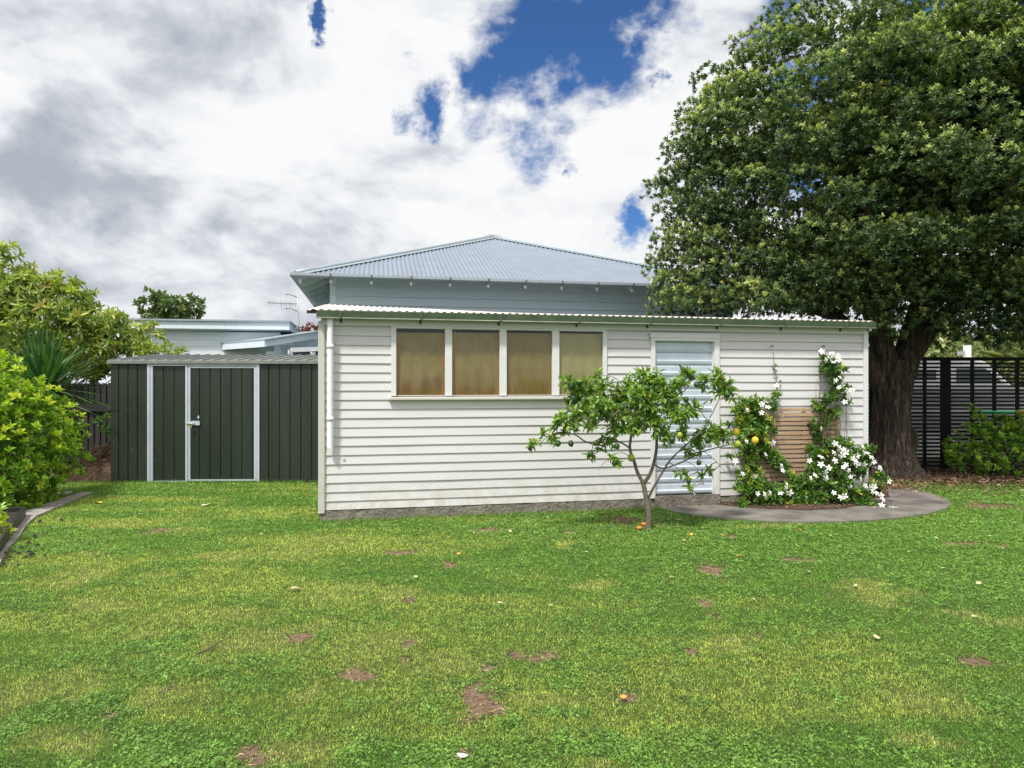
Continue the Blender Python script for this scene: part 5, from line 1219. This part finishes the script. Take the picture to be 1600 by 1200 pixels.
# yellow fruit of the lemon bough reaching among the climber
c_ = P(1180, 688, 8.55)-LB; o = protos['y'].copy(); link(o); o.parent = lem; o.location = c_; o.scale = (.085, .085, .085); o['label'] = 'ripe yellow lemon'
c2b = s2w(s_of(1310, -.3), -.3, .04)
cl2 = empty('flowering_climber', c2b, 0, 'large climber thick with white star flowers at the right corner of the white shed', 'climbing plant')
bush(cl2, wblobs([(1290, 560, 9, -.12), (1300, 572, 12, -.14), (1285, 575, 6, -.12), (1305, 590, 10, -.14), (1318, 582, 7, -.14), (1308, 605, 11, -.14), (1320, 610, 8, -.14), (1322, 625, 8, -.14), (1300, 620, 9, -.13), (1288, 628, 9, -.12), (1275, 632, 7, -.12), (1280, 640, 6, -.12), (1300, 648, 8, -.14), (1310, 640, 6, -.13), (1290, 658, 8, -.14), (1278, 668, 9, -.14), (1280, 680, 8, -.14), (1268, 658, 6, -.13), (1268, 700, 7, -.15), (1300, 700, 14, -.22), (1320, 695, 12, -.25), (1280, 712, 12, -.22), (1275, 735, 15, -.28), (1300, 730, 16, -.3), (1325, 715, 14, -.3), (1345, 710, 12, -.3), (1340, 735, 14, -.34), (1355, 720, 9, -.34), (1290, 755, 16, -.34), (1320, 750, 14, -.36), (1310, 775, 15, -.4), (1285, 778, 11, -.38), (1340, 775, 15, -.45), (1365, 765, 12, -.45), (1355, 785, 12, -.5), (1375, 745, 8, -.4), (1380, 795, 5, -.55), (1265, 755, 12, -.32), (1270, 780, 10, -.34), (1388, 752, 4, -.4), (1360, 700, 8, -.3), (1370, 795, 7, -.5)]), lm_climb, 6, .07, .04, 2200, (.34, .2), .6, 1.2, 45, .5, fill=.45, sr=.35)
mb = MB()
for pts in (((1281, 760), (1282, 700), (1280, 640), (1281, 600), (1283, 575), (1290, 555), (1283, 541)), ((1300, 700), (1285, 660), (1290, 640), (1305, 600), (1300, 565))):
    mb.tube([s2w(sl(x, y, -.08)[0], -.08, sl(x, y, -.08)[1])-c2b for x, y in pts], .005, 5)
mb.build('vine_stem', mat('reddish_stem', (.16, .07, .05), .7), cl2)
fl_protos.clear()
rf = random.Random(77); sp2 = [(1284, 549, -.2), (1300, 552, -.25), (1308, 556, -.25), (1296, 560, -.25), (1303, 566, -.25), (1290, 563, -.25), (1310, 562, -.25), (1313, 590, -.25), (1318, 596, -.25), (1306, 594, -.25), (1311, 605, -.25), (1316, 602, -.25), (1325, 610, -.25), (1332, 609, -.25), (1325, 620, -.22), (1320, 628, -.2), (1283, 671, -.28), (1260, 712, -.3), (1265, 720, -.35), (1283, 714, -.35), (1283, 726, -.38), (1295, 731, -.4), (1305, 693, -.35), (1311, 700, -.38), (1318, 702, -.4), (1303, 708, -.38), (1322, 707, -.4), (1305, 720, -.4), (1316, 711, -.42), (1322, 726, -.44), (1318, 730, -.44), (1326, 735, -.45), (1333, 716, -.42), (1340, 712, -.42), (1337, 722, -.44), (1348, 698, -.4), (1356, 708, -.42), (1362, 715, -.42), (1350, 725, -.45), (1360, 726, -.45), (1368, 730, -.45), (1375, 732, -.45), (1366, 722, -.45), (1329, 745, -.48), (1267, 747, -.42), (1274, 743, -.42), (1290, 747, -.45), (1289, 738, -.43), (1328, 761, -.5), (1303, 770, -.5), (1313, 778, -.52), (1320, 775, -.52), (1358, 762, -.55), (1352, 759, -.55), (1363, 768, -.58), (1370, 771, -.6), (1366, 760, -.56), (1377, 775, -.62), (1380, 781, -.64), (1378, 789, -.66), (1366, 797, -.66), (1392, 794, -.7), (1399, 796, -.72), (1390, 752, -.5), (1345, 750, -.48)]
add_flowers(cl2, sp2, 6)

# ================================================================= RIGHT FENCE AND BEYOND
FY = 12.75
fe = empty('slat_fence', (4.8, FY, 0), R(0), 'black horizontal slat fence behind the big tree trunk', 'fence')
mb = MB(); z = .06
while z < 2.07: mb.box(0, 7.2, -.02, .0, z, z+.035); z += .0705
mb.build('slats', m_blackslat, fe)
for px, wpx in ((1362, 3), (1446, 4), (1480, 12), (1520.5, 4), (1555, 4), (1591, 4), (1627, 4)):
    x = (px-800)/F*FY-4.8; wv = wpx*FY/F; mb = MB(); mb.box(x-wv/2, x+wv/2, .001, .05 if wpx < 8 else .1, -.05, 2.05); mb.build('post', m_blackslat, fe)
mb = MB(); mb.box(0, 7.2, -.03, .045, 2.071, 2.1); mb.build('cap_rail', m_blackslat, fe)
la = empty('lattice_fence', (4.5, 15.0, 0), 0, 'grey lattice screen fence seen through the black slats', 'fence')
mb = MB(); LT = 1.5
x = 0
while x < 8.2: mb.box(x, x+.028, 0, .01, .0, LT); x += .052
z = .0
while z < LT: mb.box(0, 8.2, .0105, .02, z, z+.028); z += .052
mb.build('lattice', m_lattice, la)
mb = MB(); mb.box(0, 8.2, -.02, 0.0, LT-.02, LT+.06); mb.box(0, 8.2, -.012, 0, .98, 1.08)
mb.box(.0, 5.2, -.03, -.021, 0, .52)
mb.build('rail', mat('pale_rail', (.85, .83, .82), .7), la)
# road behind and a parked van
mb = MB(); mb.add([(2, 15.4, -.02), (40, 15.4, -.02), (40, 24, -.02), (2, 24, -.02)], [(0, 1, 2, 3)]); tag(mb.build('road', mat('asphalt', (.06, .06, .06), .9, var=.2)), kind='structure')
van = empty('parked_van', (10.9, 17.6, 0), 0, 'white van parked beyond the black slat fence', 'van')
prof = [(-2.6, .35), (2.2, .35), (2.45, .75), (2.35, 1.1), (1.5, 1.45), (.75, 2.15), (.3, 2.25), (-2.45, 2.25), (-2.62, 2.1)]
n = len(prof); mb = MB(); mb.add([(x, -.85, z) for x, z in prof]+[(x, .85, z) for x, z in prof], [tuple(range(n)), tuple(range(n, 2*n))[::-1]]+[(i, n+i, n+(i+1) % n, (i+1) % n) for i in range(n)])
mb.build('body', m_vanwhite, van, .05)
for x0_, x1_ in ((-2.3, -1.5), (-1.2, -.5)):
    mb = MB(); mb.box(x0_, x1_, -.862, -.8515, 1.7, 1.95); mb.build('window', m_vanglass, van)
mb = MB(); mb.add([(0, -.865, 1.62), (1.15, -.865, 1.62), (.7, -.865, 1.98), (0, -.865, 1.98), (0, -.852, 1.62), (1.15, -.852, 1.62), (.7, -.852, 1.98), (0, -.852, 1.98)], [(0, 1, 2, 3), (4, 7, 6, 5), (0, 4, 5, 1), (1, 5, 6, 2), (2, 6, 7, 3), (3, 7, 4, 0)]); mb.build('window', m_vanglass, van)
mb = MB(); mb.add([(1.47, -.75, 1.52), (1.47, .75, 1.52), (.82, .75, 2.13), (.82, -.75, 2.13)], [(0, 1, 2, 3)]); o = mb.build('windscreen', m_vanglass, van); o.location = (.02, 0, .02)
for x in (-1.6, 1.5):
    for y in (-.8, .65):
        mb = MB(); mb.tube([(x, y-.08, .33), (x, y+.1, .33)], .33, 24); wh = mb.build('wheel', m_rubber, van)
        mb = MB(); mb.tube([(x, y-.086, .33), (x, y-.07, .33)], .19, 16); mb.build('rim', m_steel, wh)
# white pillar
pw = empty('white_pillar', (11.95, 18.0, 0), 0, 'white pillar rising above the black fence beyond the tree', 'pillar')
mb = MB(); mb.box(-.02, .12, -.06, .06, 0, 2.62); mb.build('shaft', m_vanwhite, pw)
mb = MB(); 
for k in range(12): mb.box(-.2, -.02, -.02, .02, .5+k*.17, .5+k*.17+.09)
mb.build('louvres', m_lattice, pw)
# planting beyond: palms and bushes
def palm(px, d, h, seed, label):
    x = (px-800)/F*d; e_ = empty('palm', (x, d, 0), 0, label, 'palm', 'palms beyond the fence'); r = np.random.default_rng(seed)
    mb = MB(); mb.tube([(0, 0, -.05), (.05, 0, h)], [.1, .07], 8); mb.build('trunk', m_bark, e_)
    n = 170; az = r.uniform(0, 6.28, n); el = r.uniform(-.6, 1.4, n); D0 = np.stack([np.cos(az)*np.cos(el), np.sin(az)*np.cos(el), np.sin(el)], 1)
    leafobj('fronds', np.tile([[.05, 0, h]], (n, 1))+r.normal(0, .04, (n, 3)), D0, np.tile([[0, 0, 1.0]], (n, 1))+r.normal(0, .2, (n, 3)), r.uniform(.6, 1.0, n), r.uniform(.035, .06, n), lm_flax, e_, r.random(n), droop=.3)
palm(1575, 22, 2.4, 1, 'pale spiky palm beyond the fence at the right edge of the photo')
palm(1500, 22.5, 2.0, 2, 'pale spiky palm beyond the fence left of the white pillar')
palm(1540, 24, 2.1, 3, 'small pale palm beyond the fence right of the white pillar')
palm(1615, 20, 2.2, 4, 'pale spiky palm just off the right end of the fence')
hdg = empty('far_hedge', (13, 27, 0), 0, 'pale green hedge far beyond the black fence', 'hedge')
rs = random.Random(12); bl = []
for i in range(70):
    x = 8+i*.22; bl.append((Vector((x+rs.uniform(-.3, .3), 26+rs.uniform(-.5, .5), rs.uniform(.6, 2.9))), rs.uniform(.75, 1.05)))
bush(hdg, bl, lm_flax, 6, .3, .12, 150, (.4, .2), .4, seed=50, twigs=False)
# shrub right + pole
sb = Vector((8.6, 12.1, 0)); sh_ = empty('green_shrub', sb, 0, 'bushy bright green shrub in front of the black slat fence at right', 'shrub')
bl = [(P(px, py, d), r_) for px, py, d, r_ in ((1500, 700, 12.1, .26), (1530, 672, 12.2, .24), (1527, 650, 12.2, .14), (1522, 640, 12.2, .08), (1560, 655, 12.2, .14), (1600, 655, 12, .2), (1545, 690, 12, .34), (1575, 690, 11.9, .32), (1600, 680, 11.9, .36), (1510, 722, 11.9, .26), (1550, 722, 11.8, .26), (1590, 722, 11.7, .3), (1630, 700, 11.8, .4), (1487, 690, 12.2, .12), (1490, 715, 12, .16), (1560, 668, 12.2, .2), (1585, 660, 12.2, .14))]
bush(sh_, bl, lm_shrub, 7, .08, .042, 480, (.32, .17), .7, seed=51, up=.6)
mb = MB(); a_ = P(1532, 643, 12.6); b_ = P(1588, 643.5, 12.6); c_ = P(1622, 644, 12.6)
hose = empty('striped_pole', a_, 0, 'thin green and red pole resting along the black slat fence above the right shrub', 'pole')
mb.tube([(0, 0, 0), b_-a_], .016, 10); mb.build('green_section', m_green, hose); mb = MB(); mb.tube([b_-a_, c_-a_], .017, 10); mb.build('red_section', m_red, hose)

# ================================================================= LITTER, FALLEN LEAVES, STICK
r8 = np.random.default_rng(9)
def litter(name, xs_, ys_, zs_, m, label, cat, L=(.03, .07), W=(.015, .035), beta=(2, 2)):
    n = len(xs_); C = np.stack([xs_, ys_, zs_], 1); Dd = unit(np.stack([r8.normal(size=n), r8.normal(size=n), r8.normal(0, .15, n)], 1))
    V, Fc = leaves(C, Dd, unit(r8.normal(0, .3, (n, 3))+np.array([0, 0, 1])), r8.uniform(*L, n), r8.uniform(*W, n), .3, .1)
    return tag(npmesh(name, V, Fc, m, rnd=np.repeat(r8.beta(*beta, n), 2)), label, cat, kind='stuff')
n = 11000; X = r8.normal(7.6, 1.9, n); Y = r8.normal(11.4, 1.05, n); X[:1300] = r8.normal(5.75, .28, 1300); Y[:1300] = r8.normal(10.75, .35, 1300); s_, t_ = cu*(X-O1.x)+su*(Y-O1.y), -su*(X-O1.x)+cu*(Y-O1.y)
k = ~((s_ > -.05) & (s_ < SL+.05) & (t_ > -.05)) & (Y < 12.7) & ((Y > 10.9) | (r8.random(n) < .3) | (X < 6.1) & (Y > 10.2)) & (X < 12)
X = X[k]; Y = Y[k]; litter('leaf_litter', X, Y, np.where(inpoly(X, Y, poly_path), .034, .02)+r8.uniform(0, .012, len(X)), lm_dead, 'brown fallen leaves strewn round the foot of the big tree', 'leaf litter')
n = 9000; X = r8.uniform(2, 6.8, n); Y = r8.uniform(7.8, 11, n); k = inpoly(X, Y, poly_bed); X = X[k]; Y = Y[k]
litter('mulch_chips', X, Y, .048+r8.uniform(0, .02, len(X)), lm_dead, 'reddish brown bark chips under the flowering climbers', 'mulch', (.02, .05), (.008, .02), (1.6, 3))
n = 260; s_ = r8.uniform(.2, 5, n); pts = [s2w(a_, -.08-abs(r8.normal(0, .05)), .015) for a_ in s_]
litter('wall_litter', np.array([p.x for p in pts]), np.array([p.y for p in pts]), np.full(n, .02), lm_dead, 'dry leaf scraps caught along the concrete foot of the white shed', 'leaf litter', (.015, .04), (.008, .02))
n = 140; X = r8.normal(1.55, .38, n); Y = r8.normal(7.75, .28, n)
litter('lemon_leaf_litter', X, Y, np.full(n, .022), lm_dead, 'small dry leaves scattered under the lemon tree', 'leaf litter', (.02, .045), (.01, .022), (3, 2))
bare_pts = []
Nb = 150000; X = r8.uniform(-5, 8, Nb); Y = r8.uniform(2.5, 11, Nb); fb = field(X, Y, bare_px); k = (fb > .36); X = X[k]; Y = Y[k]
litter('dry_thatch', X, Y, (vnoise(X, Y, .5, 9)-.5)*.02+r8.uniform(.001, .012, len(X)), lm_dead, 'dead brown stalks on the worn patches of the lawn', 'thatch', (.015, .05), (.003, .008), (1.6, 1.4))
mp_ = mat('pale_dry_leaf', (.5, .43, .25), .6); mo = mat('orange_leaf', (.72, .36, .04), .6); mr_ = mat('orange_peel', (.75, .2, .04), .6)
def leaf1(name, px, py, size, m, label, group, seed):
    r = random.Random(seed); g_ = G(px, py); mb = MB(); vs = []; ns = 9
    for i in range(ns):
        f = i/(ns-1); w_ = math.sin(math.pi*min(1, f*1.02+.02))**.8*.36
        for q in (-1, 0, 1): vs.append(((f-.5)*size, q*w_*size, .022+abs(q)*size*.12*math.sin(3*f+seed)+.1*size*f+r.uniform(-.002, .002)))
    mb.add(vs, [(i*3+j, i*3+3+j, i*3+4+j, i*3+1+j) for i in range(ns-1) for j in range(2)], 0, True)
    o = mb.build(name, m); o.location = (g_.x, g_.y, .0); o.rotation_euler = (0, 0, r.uniform(0, 6.28)); return tag(o, label, 'leaf', group)
special = [(461, 925, .085, mp_, 'largest cream fallen leaf on the lawn below the left end of the white shed'), (974, 1096, .05, mo, 'bright orange fallen leaf alone on the near lawn'), (322, 791, .11, mp_, 'cream fallen leaf on the grass in front of the green shed door'), (722, 1187, .05, mat('white_leaf', (.7, .72, .6), .5), 'narrow whitish leaf at the bottom of the lawn below the largest bare patch'), (153, 787, .13, mat('yellow_leaf', (.65, .55, .06), .6), 'yellow leaf on the grass near the tip of the concrete edging')]
for i, (px, py, sz, m_, lb) in enumerate(special): leaf1('fallen_leaf', px, py, sz, m_, lb, 'fallen leaves on the lawn', i)
marks = ((230, 'the left trim of the green shed door'), (330, 'the green shed door'), (500, 'the right wall of the green shed'), (700, 'the leftmost brown window'), (785, 'the second brown window'), (865, 'the third brown window'), (960, 'the fourth brown window'), (1030, 'the lemon tree trunk'), (1125, 'the ribbed metal door'), (1215, 'the left climber'), (1320, 'the slatted panel'), (1400, 'the right climber'), (1490, 'the big tree trunk'), (1555, 'the wide black fence post'), (1700, 'the right shrub'))
rank = {}
def where_(px):
    m_ = next(m for x, m in marks if px < x); rank[m_] = rank.get(m_, 0)+1
    return ('first', 'second', 'third', 'fourth', 'fifth', 'sixth', 'seventh')[rank[m_]-1]+' down the lawn below '+m_.replace('the right wall of the','the')
for i, (px, py) in enumerate(sorted(((219, 806), (281, 811), (408, 838), (797, 833), (916, 865), (782, 947), (1177, 941), (1235, 844), (1422, 865), (1463, 843), (1474, 892), (1337, 919), (1522, 967), (1568, 860), (1584, 819), (1264, 897), (1529, 915), (1298, 840), (1192, 843), (1516, 818), (740, 836), (1070, 848), (1370, 1000), (650, 905), (1400, 850), (1545, 840), (860, 950), (1050, 905), (560, 880)), key=lambda q: q[1])):
    leaf1('fallen_leaf', px, py, random.uniform(.03, .055), mp_, 'small straw-coloured leaf, '+where_(px), 'fallen leaves on the lawn', 20+i)
rank = {}
for i, (px, py) in enumerate(sorted(((1154, 872), (717, 869), (1249, 830), (1128, 840), (1080, 838)), key=lambda q: q[1])):
    leaf1('fallen_leaf', px, py, .05, mo, 'small orange-yellow leaf, '+where_(px), 'fallen leaves on the lawn', 60+i)
for (px, py, lb) in ((999, 829, 'orange scrap of fallen fruit on the grass at the foot of the lemon tree trunk'), (1006, 823, 'small red-orange fruit scrap just behind the lemon tree foot')):
    g_ = G(px, py); o = fruit_mesh('f', None).build('fallen_fruit', mr_); o.location = (g_.x, g_.y, .03); o.scale = (.06, .045, .035); tag(o, lb, 'fruit')
mb = MB(); a_ = G(306, 1029); b_ = G(360, 1003); mb.tube(limb(a_+Vector((0, 0, .026)), b_+Vector((0, 0, .03)), 8, .04), [.005]*4+[.004]*2+[.003]*2, 6)
tag(mb.build('fallen_stick', m_twig), 'thin straight stick lying on the left of the lawn', 'stick')
